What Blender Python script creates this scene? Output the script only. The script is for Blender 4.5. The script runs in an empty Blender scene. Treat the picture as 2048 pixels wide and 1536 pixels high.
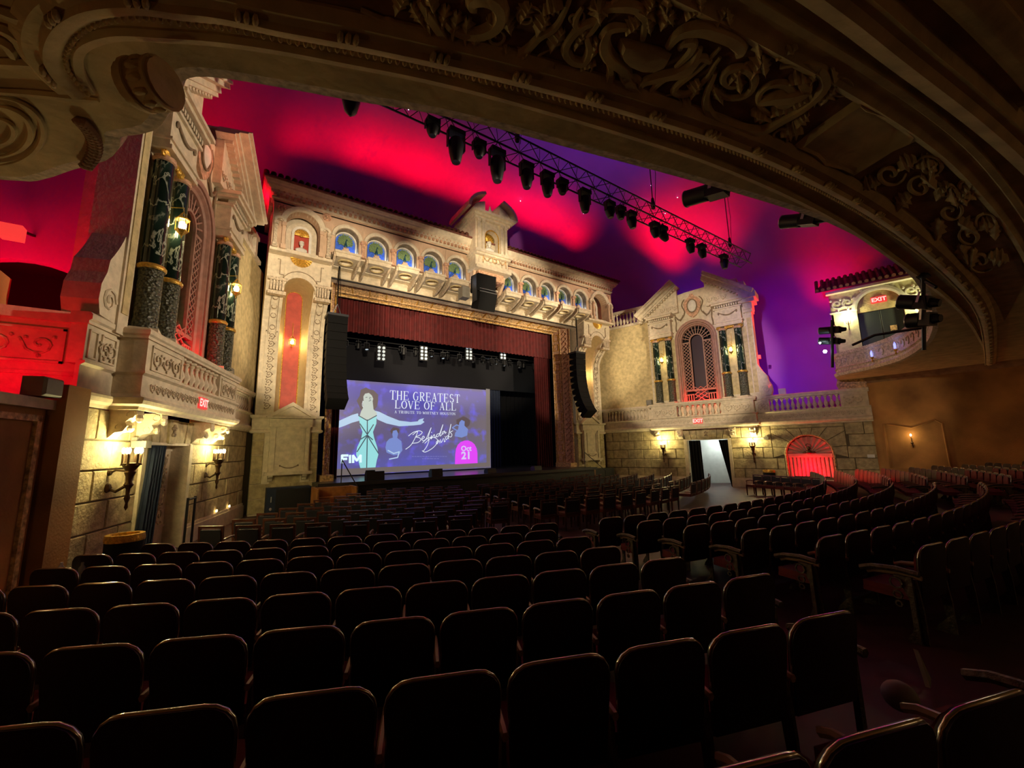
import bpy, bmesh, math, random
from mathutils import Vector, Matrix
PI=math.pi
sin,cos,rad=math.sin,math.cos,math.radians
random.seed(7)
C=bpy.context.scene.collection
# ------------------------------------------------------------------ camera
CAM=Vector((-10.502,-17.037,2.3)); FPX=815.0
def _basis():
    yaw,pit,rol=rad(34.574),rad(9.098),rad(-1.309)
    f=Vector((sin(yaw)*cos(pit),cos(yaw)*cos(pit),sin(pit))); r=Vector((cos(yaw),-sin(yaw),0)); u=r.cross(f)
    return cos(rol)*r+sin(rol)*u, -sin(rol)*r+cos(rol)*u, f
CR,CU,CF=_basis()
cam=bpy.data.cameras.new('camera'); camo=bpy.data.objects.new('camera',cam); C.objects.link(camo)
mw=Matrix((CR,CU,-CF)).transposed().to_4x4(); mw.translation=CAM; camo.matrix_world=mw
cam.sensor_width=36; cam.lens=FPX/2048*36; cam.clip_start=.05; cam.clip_end=200
bpy.context.scene.camera=camo
vs=bpy.context.scene.view_settings
vs.view_transform='Standard'; vs.look='None'; vs.gamma=1; vs.use_curve_mapping=False; vs.exposure=0.0
w=bpy.data.worlds.new('world'); bpy.context.scene.world=w; w.use_nodes=True
w.node_tree.nodes['Background'].inputs[0].default_value=(.01,.008,.01,1); w.node_tree.nodes['Background'].inputs[1].default_value=.2
# ------------------------------------------------------------------ lights of the house
def lamp(kind,loc,energy,col,rad_=.05,aim=None,angle=60,blend=.8,size=None,name='house_light'):
    l=bpy.data.lights.new(name,kind); l.energy=energy; l.color=col
    o=bpy.data.objects.new(name,l); C.objects.link(o); o.location=loc
    if kind=='AREA':
        l.shape='RECTANGLE'; l.size,l.size_y=size
    else: l.shadow_soft_size=rad_
    if kind=='SPOT': l.spot_size=rad(angle); l.spot_blend=blend
    if aim is not None: o.rotation_euler=(Vector(aim)-Vector(loc)).to_track_quat('-Z','Y').to_euler()
    return o
WARM=(1,.78,.5); RED=(1,.0,.018); BLUE=(.10,.04,1); YEL=(1,.86,.42)
# front-of-house wash on the proscenium and side towers, from the balcony rail
for lx,ly,tx,ty,tz,e,an in ((-8.6,-13.4,-7,1,8.2,7800,36),(-8.6,-13.4,-1,1,9.3,7800,32),(5.5,-14.2,2,1,9.3,7400,32),(5.5,-14.2,7.5,1,8.6,6800,34),
                   (-8.2,-13.3,11.2,-3.4,7.2,11000,25),(-8.6,-13.4,0,0,13.4,5200,11),(-8.2,-13.3,13.2,-9,4.0,1500,26),(8.3,-13.4,-11.3,-3.6,7.6,8200,30)):
    lamp('SPOT',(lx,ly,6.6),e*1.15,(1,.82,.57),.15,(tx,ty,tz),an,.35)
# coloured cove floods on the plaster sky: strip on the proscenium roof, floods on the side bays and on the truss
def area(loc,aim,e,col,size,spread): 
    o=lamp('AREA',loc,e,col,size=size,aim=aim,name='cove_flood'); o.data.spread=rad(spread); return o
for x,e in ((-8.2,240),(-5.6,620),(-3,760),(-.3,560),(2.4,620),(5,800),(7.6,520)):
    area((x,2.9,14.15),(x,1.7,17),e*.072,RED,(2.5,.3),50)
area((12.4,-1.0,11.75),(12.2,-2.4,16.5),120,RED,(2.2,.5),60)
area((12.9,-3.6,11.8),(13.0,-5.4,16.5),60,RED,(1.6,.5),66)
area((14.6,-8.4,8.8),(15.2,-10.6,12.2),60,RED,(1,.4),90)
area((-11.3,.5,11.6),(-11.6,2,15.5),34,RED,(1.5,.5),100)
lamp('SPOT',(3.2,-7.4,11.9),640,BLUE,.05,(4.0,-4.5,18.2),105,1,name='cove_flood')
lamp('SPOT',(-6,-7.4,11.9),110,BLUE,.05,(-6.0,-1,18.0),95,1,name='cove_flood')
lamp('SPOT',(-8.2,-13.3,6.6),5200,BLUE,.08,(16.2,-7.2,8.2),24,1,name='cove_flood')
area((14.5,-5.6,4.2),(16.4,-6.6,8.6),30,BLUE,(1.6,.3),150)
area((13.9,-1.2,10.6),(15,-3.5,13.6),12,BLUE,(1,.3),150)
# unseen warm fill lamps added at the rear wall to brighten the balcony soffit
for x in (-3,4,10): lamp('POINT',(x,-22.6,2.9),18,(1,.72,.36),.12)
lamp('POINT',(-13.35,-12.6,2.5),9,(1,.72,.32),.06)  # unseen left twin of the niche lamp, added to light the soffit
# cool pin lights inside the ten peacock arches
for k in range(5):
    for s_ in (-1,1): lamp('POINT',(s_*(1.62+1.3275*k)+.33,.60,10.92),5,(.62,.78,1),.03)
# ------------------------------------------------------------------ helpers
def ray(x,y):
    d=CF*FPX+CR*(x-1024)-CU*(y-768); return d.normalized()
def yp(x,y,Y):                       # point of the plane y=Y seen at a place of the photograph
    d=ray(x,y); return CAM+d*((Y-CAM.y)/d.y)
def zp(x,y,Z):
    d=ray(x,y); return CAM+d*((Z-CAM.z)/d.z)
I=lambda a,b,c:(a,b,c)
def WT(sd):                          # side wall frame: s along the wall, o towards the room, z up
    return lambda s,o,z:(sd*(11.39-.2775*s-.9607*o),-2.87+.9607*s-.2775*o,z)
def XT(sd): return lambda x,y,z:(sd*x,y,z)
class M:
    def __init__(s,T=I): s.v=[];s.f=[];s.T=T
    def add(s,vs_,fs):
        n=len(s.v); s.v+=[s.T(*p) for p in vs_]; s.f+=[[i+n for i in f] for f in fs]; return s
    def box(s,a0,a1,b0,b1,c0,c1,ch=0):
        if ch:
            pts=[];
            for c,i in ((c0,0),(c1,1)): pass
            # chamfered towards b1 (front) face
            P=[(a0,b0,c0),(a1,b0,c0),(a1,b0,c1),(a0,b0,c1)]
            bb=b1-ch*(1 if b1>b0 else -1)
            Q=[(a0,bb,c0),(a1,bb,c0),(a1,bb,c1),(a0,bb,c1)]
            sa=ch*(1 if a1>a0 else -1); sc=ch*(1 if c1>c0 else -1)
            R=[(a0+sa,b1,c0+sc),(a1-sa,b1,c0+sc),(a1-sa,b1,c1-sc),(a0+sa,b1,c1-sc)]
            fs=[(0,1,2,3),(8,9,10,11)]
            for k in range(4):
                j=(k+1)%4; fs+=[(k,j,4+j,4+k),(4+k,4+j,8+j,8+k)]
            return s.add(P+Q+R,fs)
        return s.add([(a0,b0,c0),(a1,b0,c0),(a1,b1,c0),(a0,b1,c0),(a0,b0,c1),(a1,b0,c1),(a1,b1,c1),(a0,b1,c1)],
            [(0,1,2,3),(4,5,6,7),(0,1,5,4),(1,2,6,5),(2,3,7,6),(3,0,4,7)])
    def prism(s,poly,b0,b1):         # polygon in (a,c) extruded along b
        n=len(poly)
        return s.add([(a,b0,c) for a,c in poly]+[(a,b1,c) for a,c in poly],
            [list(range(n)),list(range(n,2*n))]+[(i,(i+1)%n,n+(i+1)%n,n+i) for i in range(n)])
    def slab(s,poly,c0,c1):          # polygon in (a,b) extruded along c
        n=len(poly)
        return s.add([(a,b,c0) for a,b in poly]+[(a,b,c1) for a,b in poly],
            [list(range(n)),list(range(n,2*n))]+[(i,(i+1)%n,n+(i+1)%n,n+i) for i in range(n)])
    def side(s,poly,a0,a1):          # polygon in (b,c) extruded along a
        n=len(poly)
        return s.add([(a0,b,c) for b,c in poly]+[(a1,b,c) for b,c in poly],
            [list(range(n)),list(range(n,2*n))]+[(i,(i+1)%n,n+(i+1)%n,n+i) for i in range(n)])
    def tube(s,pts,r,seg=6,closed=False,flat=1.0):
        pts=[Vector(p) for p in pts]; n=len(pts); vs_=[]; fs=[]
        rr=r if isinstance(r,(list,tuple)) else [r]*n
        up=None
        for i,p in enumerate(pts):
            if closed: t=pts[(i+1)%n]-pts[i-1]
            else: t=pts[min(i+1,n-1)]-pts[max(i-1,0)]
            if t.length<1e-9: t=Vector((0,0,1))
            t.normalize()
            if up is None:
                up=Vector((0,1,0)) if abs(t.y)<.9 else Vector((1,0,0))
            x=t.cross(up)
            if x.length<1e-4: x=t.cross(Vector((1,0,0)))
            x.normalize(); y=x.cross(t).normalized(); up=y
            for k in range(seg):
                a=2*PI*k/seg+PI/seg; vs_.append(tuple(p+x*(cos(a)*rr[i])+y*(sin(a)*rr[i]*flat)))
        m=n if closed else n-1
        for i in range(m):
            j=(i+1)%n
            for k in range(seg):
                l=(k+1)%seg; fs.append((i*seg+k,i*seg+l,j*seg+l,j*seg+k))
        if not closed: fs+=[list(range(seg)),list(range((n-1)*seg,n*seg))]
        return s.add(vs_,fs)
    def lathe(s,prof,a,b,seg=12,t0=0,t1=2*PI,c0=0):   # prof [(r,c)] about a vertical axis
        vs_=[];fs=[];full=abs(t1-t0-2*PI)<1e-6; n=seg if full else seg+1
        for r,c in prof:
            for k in range(n):
                t=t0+(t1-t0)*k/seg; vs_.append((a+r*cos(t),b+r*sin(t),c+c0))
        for i in range(len(prof)-1):
            for k in range(seg):
                l=(k+1)%n; fs.append((i*n+k,i*n+l,(i+1)*n+l,(i+1)*n+k))
        if full:
            if prof[0][0]>1e-4: fs.append(list(range(n)))
            if prof[-1][0]>1e-4: fs.append(list(range((len(prof)-1)*n,len(prof)*n)))
        return s.add(vs_,fs)
    def sweep(s,path,prof,closed=False,horiz=True):
        # horiz: path in (a,b), prof (out,c); else path in (a,c), prof (out,b); out = left normal of the path
        n=len(path);vs_=[];fs=[];m=len(prof)
        for i,(x,y) in enumerate(path):
            if closed: p0,p1=path[i-1],path[(i+1)%n]
            else: p0,p1=path[max(i-1,0)],path[min(i+1,n-1)]
            d0=Vector((x-p0[0],y-p0[1])); d1=Vector((p1[0]-x,p1[1]-y))
            if d0.length<1e-9:d0=d1
            if d1.length<1e-9:d1=d0
            d0.normalize();d1.normalize(); n0=Vector((-d0.y,d0.x));n1=Vector((-d1.y,d1.x)); nn=(n0+n1)
            if nn.length<1e-6: nn=n0.copy()
            nn.normalize(); k=1/max(.4,nn.dot(n0))
            for o,h in prof:
                q=(x+nn.x*o*k,y+nn.y*o*k)
                vs_.append((q[0],q[1],h) if horiz else (q[0],h,q[1]))
        for i in range(n if closed else n-1):
            j=(i+1)%n
            for k in range(m):
                l=(k+1)%m; fs.append((i*m+k,i*m+l,j*m+l,j*m+k))
        if not closed: fs+=[list(range(m)),list(range((n-1)*m,n*m))]
        return s.add(vs_,fs)
    def ell(s,c,r,seg=8,rings=5):
        vs_=[(c[0],c[1],c[2]-r[2])];fs=[]
        for i in range(1,rings):
            t=-PI/2+PI*i/rings
            for k in range(seg):
                p=2*PI*k/seg; vs_.append((c[0]+r[0]*cos(t)*cos(p),c[1]+r[1]*cos(t)*sin(p),c[2]+r[2]*sin(t)))
        vs_.append((c[0],c[1],c[2]+r[2])); L=len(vs_)-1
        for k in range(seg):
            fs.append((0,1+k,1+(k+1)%seg)); b=1+(rings-2)*seg; fs.append((L,b+k,b+(k+1)%seg))
        for i in range(rings-2):
            for k in range(seg):
                a=1+i*seg; fs.append((a+k,a+(k+1)%seg,a+seg+(k+1)%seg,a+seg+k))
        return s.add(vs_,fs)
def arc(ca,cc,r,t0,t1,n,ry=None):
    ry=r if ry is None else ry
    return [(ca+r*cos(rad(t0+(t1-t0)*i/n)),cc+ry*sin(rad(t0+(t1-t0)*i/n))) for i in range(n+1)]
def archpoly(ca,r,c0,spring,n=12,ry=None):   # closed outline of an arched opening
    return [(ca+r,c0)]+arc(ca,spring,r,0,180,n,ry)+[(ca-r,c0)]
def mirror_x(v): return (-v[0],v[1],v[2])
def tag(o,label=None,cat=None,group=None,kind=None):
    if label:o['label']=label
    if cat:o['category']=cat
    if group:o['group']=group
    if kind:o['kind']=kind
    return o
def mkmesh(name,m,mat,smooth=False,off=(0,0,0),recalc=True):
    me=bpy.data.meshes.new(name)
    me.from_pydata([(v[0]-off[0],v[1]-off[1],v[2]-off[2]) for v in m.v],[],m.f)
    if recalc:
        bm=bmesh.new(); bm.from_mesh(me); bmesh.ops.recalc_face_normals(bm,faces=bm.faces); bm.to_mesh(me); bm.free()
    me.materials.append(mat)
    if smooth:
        for p in me.polygons:p.use_smooth=True
        if smooth!=2:
            try: me.set_sharp_from_angle(angle=rad(40))
            except Exception: pass
    me.update(); return me
def obj(name,m,mat,parent=None,label=None,cat=None,group=None,kind=None,smooth=False):
    if parent is not None:
        off=parent['_o'] if '_o' in parent else (0,0,0)
        off=tuple(off)
    else:
        xs=[v[0] for v in m.v];ys=[v[1] for v in m.v];zs=[v[2] for v in m.v]
        off=((min(xs)+max(xs))/2,(min(ys)+max(ys))/2,min(zs))
    me=mkmesh(name,m,mat,smooth,off)
    o=bpy.data.objects.new(name,me); C.objects.link(o)
    if parent is not None:
        o.parent=parent; o['_o']=off
    else:
        o.location=off; o['_o']=off
    return tag(o,label,cat,group,kind)
def thing(name,loc,label=None,cat=None,group=None,kind=None):
    o=bpy.data.objects.new(name,None); C.objects.link(o); o.location=loc; o['_o']=tuple(loc); o.empty_display_size=.2
    return tag(o,label,cat,group,kind)
def inst(name,me,loc,rot,parent=None):
    o=bpy.data.objects.new(name,me); C.objects.link(o); o.location=loc; o.rotation_euler=rot
    if parent is not None:o.parent=parent
    return o
def copy_tree(o,parent=None):
    c=o.copy(); C.objects.link(c)
    if parent is not None:c.parent=parent
    for ch in KIDS.get(o.name,[]) : copy_tree(ch,c)
    return c
NUMW=['first','second','third','fourth','fifth','sixth','seventh','eighth','ninth','tenth','eleventh','twelfth','thirteenth','fourteenth','fifteenth','sixteenth','seventeenth','eighteenth','nineteenth','twentieth','twenty-first','twenty-second','twenty-third','twenty-fourth','twenty-fifth','twenty-sixth','twenty-seventh','twenty-eighth','twenty-ninth','thirtieth']
KIDS={}
def kids(root):
    L=list(root.children); KIDS[root.name]=L
    for c in L: kids(c)
# ------------------------------------------------------------------ materials
def mat(name,col,rough=.7,metal=0,var=.12,scale=6,bump=0,bscale=30,emit=None,es=1,spec=.5,kind='noise',col2=None):
    m=bpy.data.materials.new(name); m.use_nodes=True; nt=m.node_tree; b=nt.nodes['Principled BSDF']
    b.inputs['Roughness'].default_value=rough; b.inputs['Metallic'].default_value=metal
    b.inputs['Specular IOR Level'].default_value=spec
    tc=nt.nodes.new('ShaderNodeTexCoord')
    if var or col2:
        n=nt.nodes.new('ShaderNodeTexNoise'); n.inputs['Scale'].default_value=scale; n.inputs['Detail'].default_value=5
        nt.links.new(tc.outputs['Object'],n.inputs['Vector'])
        r=nt.nodes.new('ShaderNodeValToRGB'); nt.links.new(n.outputs['Fac'],r.inputs['Fac'])
        c2=col2 or tuple(c*(1-var*2.2) for c in col); c1=col if col2 else tuple(min(1,c*(1+var)) for c in col)
        r.color_ramp.elements[0].position=.32; r.color_ramp.elements[1].position=.66
        r.color_ramp.elements[0].color=(*c2,1); r.color_ramp.elements[1].color=(*c1,1)
        nt.links.new(r.outputs['Color'],b.inputs['Base Color'])
    else: b.inputs['Base Color'].default_value=(*col,1)
    if bump:
        if kind=='voronoi':
            t=nt.nodes.new('ShaderNodeTexVoronoi'); t.inputs['Scale'].default_value=bscale; out=t.outputs['Distance']
        else:
            t=nt.nodes.new('ShaderNodeTexNoise'); t.inputs['Scale'].default_value=bscale; t.inputs['Detail'].default_value=4; out=t.outputs['Fac']
        nt.links.new(tc.outputs['Object'],t.inputs['Vector'])
        bp=nt.nodes.new('ShaderNodeBump'); bp.inputs['Strength'].default_value=bump; bp.inputs['Distance'].default_value=.03
        nt.links.new(out,bp.inputs['Height']); nt.links.new(bp.outputs['Normal'],b.inputs['Normal'])
    if emit:
        b.inputs['Emission Color'].default_value=(*emit,1); b.inputs['Emission Strength'].default_value=es
    return m
def marble():
    m=bpy.data.materials.new('dark_marble'); m.use_nodes=True; nt=m.node_tree; b=nt.nodes['Principled BSDF']
    b.inputs['Roughness'].default_value=.14
    tc=nt.nodes.new('ShaderNodeTexCoord'); mp=nt.nodes.new('ShaderNodeMapping'); mp.inputs['Scale'].default_value=(1.7,1.7,.7)
    nt.links.new(tc.outputs['Object'],mp.inputs['Vector'])
    n=nt.nodes.new('ShaderNodeTexNoise'); n.inputs['Scale'].default_value=1.3; n.inputs['Detail'].default_value=6; n.inputs['Distortion'].default_value=.5
    nt.links.new(mp.outputs['Vector'],n.inputs['Vector'])
    r=nt.nodes.new('ShaderNodeValToRGB'); e=r.color_ramp.elements
    e[0].position=.0;e[0].color=(.006,.011,.008,1);e[1].position=1;e[1].color=(.005,.009,.007,1)
    for p,c in((.488,(.008,.016,.011,1)),(.5,(.42,.45,.36,1)),(.512,(.01,.02,.014,1)),(.6,(.02,.04,.03,1)),(.612,(.2,.23,.18,1)),(.63,(.006,.012,.009,1))):
        x=e.new(p);x.color=c
    nt.links.new(n.outputs['Fac'],r.inputs['Fac']); nt.links.new(r.outputs['Color'],b.inputs['Base Color']); return m
K=dict(
 cream=mat('cream_plaster',(.66,.56,.40),.75,bump=.25,bscale=18,var=.08),
 cream2=mat('cream_carved_plaster',(.56,.45,.31),.75,bump=.5,bscale=14,var=.2,scale=14),
 brownrel=mat('brown_relief_paint',(.24,.17,.10),.7,var=.15),
 tan=mat('tan_tile',(.58,.40,.26),.7,var=.08,scale=3),
 stucco=mat('yellow_stucco',(.58,.46,.23),.85,bump=.7,bscale=20,var=.12,scale=5),
 stone=mat('ochre_stone',(.46,.37,.20),.8,bump=.8,bscale=16,var=.16,scale=5),
 joint=mat('dark_mortar',(.13,.10,.055),.9,var=0),
 gold=mat('gilding',(.72,.42,.07),.35,metal=.55,var=.2,scale=20,bump=.3,bscale=40),
 ochre=mat('gold_frame_plaster',(.66,.42,.19),.6,bump=.7,bscale=20,var=.3,scale=12),
 terra=mat('terracotta_relief',(.62,.36,.22),.65,bump=.5,bscale=22,var=.2,scale=10),
 rednic=mat('red_niche_paint',(.45,.06,.035),.6,var=.08,bump=.2,bscale=50),
 pink=mat('window_frame_paint',(.36,.20,.145),.6,var=.1,scale=5),
 marble=marble(),
 drum=mat('carved_dark_stone',(.09,.09,.055),.45,bump=1.2,bscale=16,kind='voronoi',var=.5,scale=25),
 blue=mat('blue_sky_panel',(.05,.15,.75),.6,var=.12,scale=8),
 green=mat('peacock_green',(.20,.30,.13),.6,var=.3,scale=40),
 teal=mat('peacock_teal',(.01,.06,.09),.4,var=.1),
 white=mat('white_plaster',(.72,.68,.58),.7,var=.06),
 sky=mat('sky_plaster',(.40,.10,.54),.9,var=.03,scale=.6),
 curtain=mat('red_velvet',(.10,.006,.006),.75,var=.15,scale=3),
 blackc=mat('black_cloth',(.003,.003,.005),.95,var=0),
 navyc=mat('dark_blue_drape',(.012,.02,.045),.9,var=.1),
 black=mat('black_steel',(.006,.006,.007),.5,var=0),
 truss=mat('truss_steel',(.05,.05,.055),.4,metal=.6,var=0),
 lens=mat('lamp_lens',(.25,.28,.3),.1,var=0),
 silver=mat('bright_metal',(.6,.6,.6),.3,metal=.8,var=0),
 wood=mat('orange_wood',(.36,.14,.035),.5,var=.2,scale=4),
 stagef=mat('stage_floor',(.03,.03,.035),.28,var=.1),
 floor=mat('house_floor',(.06,.02,.018),.6,var=.2,scale=2),
 orange=mat('terracotta_wall',(.42,.20,.055),.85,var=.2,scale=.8,bump=.2),
 soffit=mat('balcony_plaster',(.60,.46,.23),.8,bump=.4,bscale=10,var=.12,scale=3),
 soffd=mat('balcony_frieze_ground',(.30,.16,.075),.85,var=.15,scale=4),
 rtile=mat('roof_tile',(.20,.07,.045),.7,var=.25,scale=6),
 bronze=mat('bronze',(.10,.06,.03),.4,metal=.6,var=.2),
 seatb=mat('seat_back_enamel',(.016,.003,.003),.42,var=.1),
 rim=mat('seat_rim',(.6,.55,.5),.2,metal=1,var=0),
 velvet=mat('seat_velvet',(.13,.005,.008),.8,var=.15),
 iron=mat('cast_iron_tan',(.08,.055,.035),.5,metal=.3,var=.2,scale=30,bump=.5),
 chairw=mat('chair_wood',(.10,.03,.016),.35,var=.2,scale=8),
 chairf=mat('chair_fabric',(.012,.012,.02),.75,var=0),
 chairs=mat('chair_seat',(.14,.03,.02),.7,var=.15),
 armw=mat('chair_arm_pale_wood',(.28,.18,.12),.35,var=.1),
 grey=mat('grey_case',(.22,.20,.16),.6,var=.05),
 bright=mat('white_board',(.75,.75,.70),.5,var=.05,scale=3),
 exitred=mat('exit_face',(.3,.02,.02),.4,var=0,emit=(1,.06,.05),es=.75),
 exitlet=mat('exit_letters',(.8,.3,.3),.4,var=0,emit=(1,.5,.45),es=1.3),
 flame=mat('lit_bulb',(1,.9,.6),.4,var=0,emit=(1,.85,.5),es=26),
 flamed=mat('dim_bulb',(1,.8,.5),.4,var=0,emit=(1,.7,.3),es=9),
 ghost=mat('ghost_bulb',(1,1,1),.4,var=0,emit=(.75,1,1),es=60),
 bluel=mat('blue_candle',(.1,.1,.5),.4,var=0,emit=(.2,.22,1),es=2.5),
 glint=mat('lit_lens',(.6,.7,.7),.3,var=0,emit=(.8,.9,1),es=.4),
 starg=mat('star_lens',(1,1,1),.4,var=0,emit=(.9,.9,1),es=8),
 pa=mat('loudspeaker_black',(.003,.003,.003),.8,var=0,spec=.2),
)
# ------------------------------------------------------------------ floor, sky, house shell
def zfloor(r): return 0 if r<17.8 else .16+(r-20.46)*.06 if r>20.46 else .16*(r-17.8)/2.66
m=M()
rr=[4,9,13,17.8]+[20.46+.8*k for k in range(12)]; A=[-62+4*i for i in range(32)]
vs_=[];fs=[]
for r in rr:
    for a in A: vs_.append((r*sin(rad(a)),8.2-r*cos(rad(a)),zfloor(r)-.0))
n=len(A)
for i in range(len(rr)-1):
    for j in range(n-1): fs.append((i*n+j,i*n+j+1,(i+1)*n+j+1,(i+1)*n+j))
m.add(vs_,fs); obj('floor',m,K['floor'],kind='structure')
# sky: plaster vault rising behind the side walls
m=M(); vs_=[];fs=[]; NU,NV=72,22
def sgn(a):return 1 if a>=0 else -1
def pw(a,p):return sgn(a)*abs(a)**p
for j in range(NV+1):
    t=PI/2*j/NV
    for i in range(NU):
        u=2*PI*i/NU; e=.5; e2=.62
        ct=pw(cos(t),e2)
        vs_.append((16.6*ct*pw(cos(u),e),-7.5+15*ct*pw(sin(u),e),3.2+15.2*pw(sin(t),e2)))
for j in range(NV):
    for i in range(NU):
        q=(j*NU+i,j*NU+(i+1)%NU,(j+1)*NU+(i+1)%NU,(j+1)*NU+i)
        c=[sum(vs_[k][d] for k in q)/4 for d in range(3)]
        if c[1]>.5 and abs(c[0])<11 and c[2]<13: continue
        if c[1]<-16 : continue
        fs.append(q)
m.add(vs_,fs); obj('ceiling',m,K['sky'],kind='structure',smooth=2)
# small stars: tiny glass lenses in the plaster sky
for k,(px,py) in enumerate(((737,199),(817,219),(1041,402),(1167,427),(1291,402),(1355,395),(1330,427),(1302,371))):
    d=ray(px,py); p=CAM+d*(18.6/ max(.35,d.z)*.78)
    # march to the vault
    t=1.0
    while t<60:
        q=CAM+d*t; a=abs(q.x/16.6)**4; b=abs((q.y+7.5)/15)**4; c_=abs((q.z-3.2)/15.2)**(2/.62)
        if ((a+b)**(1/(2*.62)*2*.5*1.0))+c_>=1.0: break
        t+=.05
    q=CAM+d*(t-.25); mm=M().ell((q.x,q.y,q.z),(.022,.022,.022),6,4)
    obj('star_light',mm,K['starg'],label='tiny white star light set in the coloured plaster sky',cat='light',group='star lights in the sky')
# balcony: slab whose curved front edge stands in front of the camera and over it
EDGE=[(-13.9,-10.4),(-12.66,-10.95),(-12.4,-11.13),(-12.1,-11.5),(-11.8,-11.85),(-11.66,-12.15),(-11.62,-12.33),(-11.35,-12.6),(-11.2,-13.0),(-11.1,-13.35),(-10.89,-13.55),(-10.38,-13.76),(-9.9,-13.93),(-9.34,-14.15),(-8.71,-14.34),(-7.97,-14.52),(-7.09,-14.74),(-6.09,-14.98),
 (-4.87,-15.24),(-3.77,-15.42),(-1.96,-15.52),(.62,-15.42),(3.74,-15.02),(5.6,-14.65),(7.19,-14.22),(8.9,-13.55),(10.12,-12.85),(11.1,-11.8),(11.64,-10.9),(12.2,-10.35),(14.5,-9.9)]
def smooth(pts,n=3):
    out=[]
    for i in range(len(pts)-1):
        p0=pts[max(i-1,0)];p1=pts[i];p2=pts[i+1];p3=pts[min(i+2,len(pts)-1)]
        for k in range(n):
            t=k/n
            out.append(tuple(.5*(2*p1[d]+(p2[d]-p0[d])*t+(2*p0[d]-5*p1[d]+4*p2[d]-p3[d])*t*t+(3*p1[d]-p0[d]-3*p2[d]+p3[d])*t**3) for d in range(len(p1))))
    out.append(pts[-1]); return out
ES=smooth(EDGE,3)
BZ=5.2
bal=thing('balcony',(0,-17,BZ),'dark ochre plaster balcony underside with carved frieze, curving over the top of the view','balcony')
# underside: flat field behind the edge
back=[(16.5,-24),(-16.5,-24)]
m=M().slab(ES+[(16.5,-9.9)]+back+[(-16.5,-10.4)],BZ,BZ+.12); obj('soffit',m,K['soffit'],bal)
# front parapet following the edge (seen at the right, where it turns towards the camera)
prof=[(0,BZ+.0),(.10,BZ+.02),(.14,BZ+.14),(.04,BZ+.2),(.02,BZ+.3),(.08,BZ+.34),(.02,BZ+.4),(.02,BZ+.86),(.1,BZ+.9),(.14,BZ+1.02),(-.12,BZ+1.02),(-.12,BZ+.1)]
m=M().sweep(ES,prof); obj('parapet',m,K['cream2'],bal)
# mouldings on the underside, traced along the plaster lines
def soff(pts,z=BZ,n=4): 
    return [(lambda p:(p.x,p.y))(zp(x,y,z)) for x,y in smooth(pts,n)]
EGG=[(1975,760),(1978,690),(1955,600),(1850,490),(1700,385),(1500,285),(1300,215),(1150,170),(1000,130),(850,95),(700,62),(560,35),(440,8),(352,-2),(260,-14),(176,-6),(125,18),(98,50),(90,90),(108,130),(150,175)]
eg=soff(EGG)
def molding(name,path,prof,mt): m=M().sweep(path,prof); return obj(name,m,mt,bal,smooth=True)
molding('moulding',eg,[(-.10,BZ+.02),(-.10,BZ-.05),(-.05,BZ-.10),(.0,BZ-.11),(.02,BZ-.07),(.10,BZ-.08),(.16,BZ-.03),(.16,BZ+.02)],K['soffit'])
# bead and egg row hanging on that moulding: countless small knobs
m=M()
L=[Vector((a,b,0)) for a,b in eg]; acc=0; 
for i in range(len(L)-1):
    d=(L[i+1]-L[i]); ln=d.length
    if ln<1e-6: continue
    nrm=Vector((-d.y,d.x,0)).normalized()
    while acc<ln:
        p=L[i]+d*(acc/ln)-nrm*.105
        m.ell((p.x,p.y,BZ-.055),(.018,.018,.03),5,4); 
        acc+=.052
    acc-=ln
obj('bead_row',m,K['soffit'],bal,kind='stuff')
m=M(); acc=0
for i in range(len(L)-1):
    d=(L[i+1]-L[i]); ln=d.length
    if ln<1e-6: continue
    nrm=Vector((-d.y,d.x,0)).normalized()
    while acc<ln:
        p=L[i]+d*(acc/ln)+nrm*.03
        for t in (-.05,0,.05): m.ell((p.x+d.x/ln*t,p.y+d.y/ln*t,BZ-.10),(.022,.045,.035),6,4)
        acc+=.62
    acc-=ln
obj('moulding_rosette',m,K['soffit'],bal,kind='stuff')
fil=soff([(1990,740),(1925,625),(1800,525),(1650,425),(1450,332),(1250,263),(1000,190),(850,152),(700,122),(560,95),(440,78),(330,70),(240,66),(185,78),(158,100),(160,140),(182,180)])
molding('fillet',fil,[(-.03,BZ+.01),(-.03,BZ-.035),(.02,BZ-.05),(.05,BZ-.02),(.05,BZ+.01)],K['soffit'])
out=soff([(2100,600),(2048,470),(1950,340),(1850,250),(1700,150),(1560,70),(1420,-10),(1250,-90),(1000,-190),(700,-290)])
molding('moulding',out,[(-.12,BZ+.01),(-.12,BZ-.03),(-.07,BZ-.06),(-.03,BZ-.03),(.06,BZ-.03),(.08,BZ-.07),(.13,BZ-.07),(.14,BZ+.01)],K['soffit'])
out2=soff([(2140,400),(2048,300),(1950,210),(1800,90),(1690,0),(1560,-90),(1300,-220)])
molding('moulding',out2,[(-.10,BZ+.01),(-.10,BZ-.08),(0,BZ-.14),(.05,BZ-.1),(.12,BZ-.12),(.16,BZ+.01)],K['soffit'])
out3=soff([(2100,190),(2048,120),(1960,20),(1880,-60)])
molding('moulding',out3,[(-.08,BZ+.01),(-.08,BZ-.08),(0,BZ-.1),(.1,BZ-.06),(.1,BZ+.01)],K['soffit'])
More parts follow.
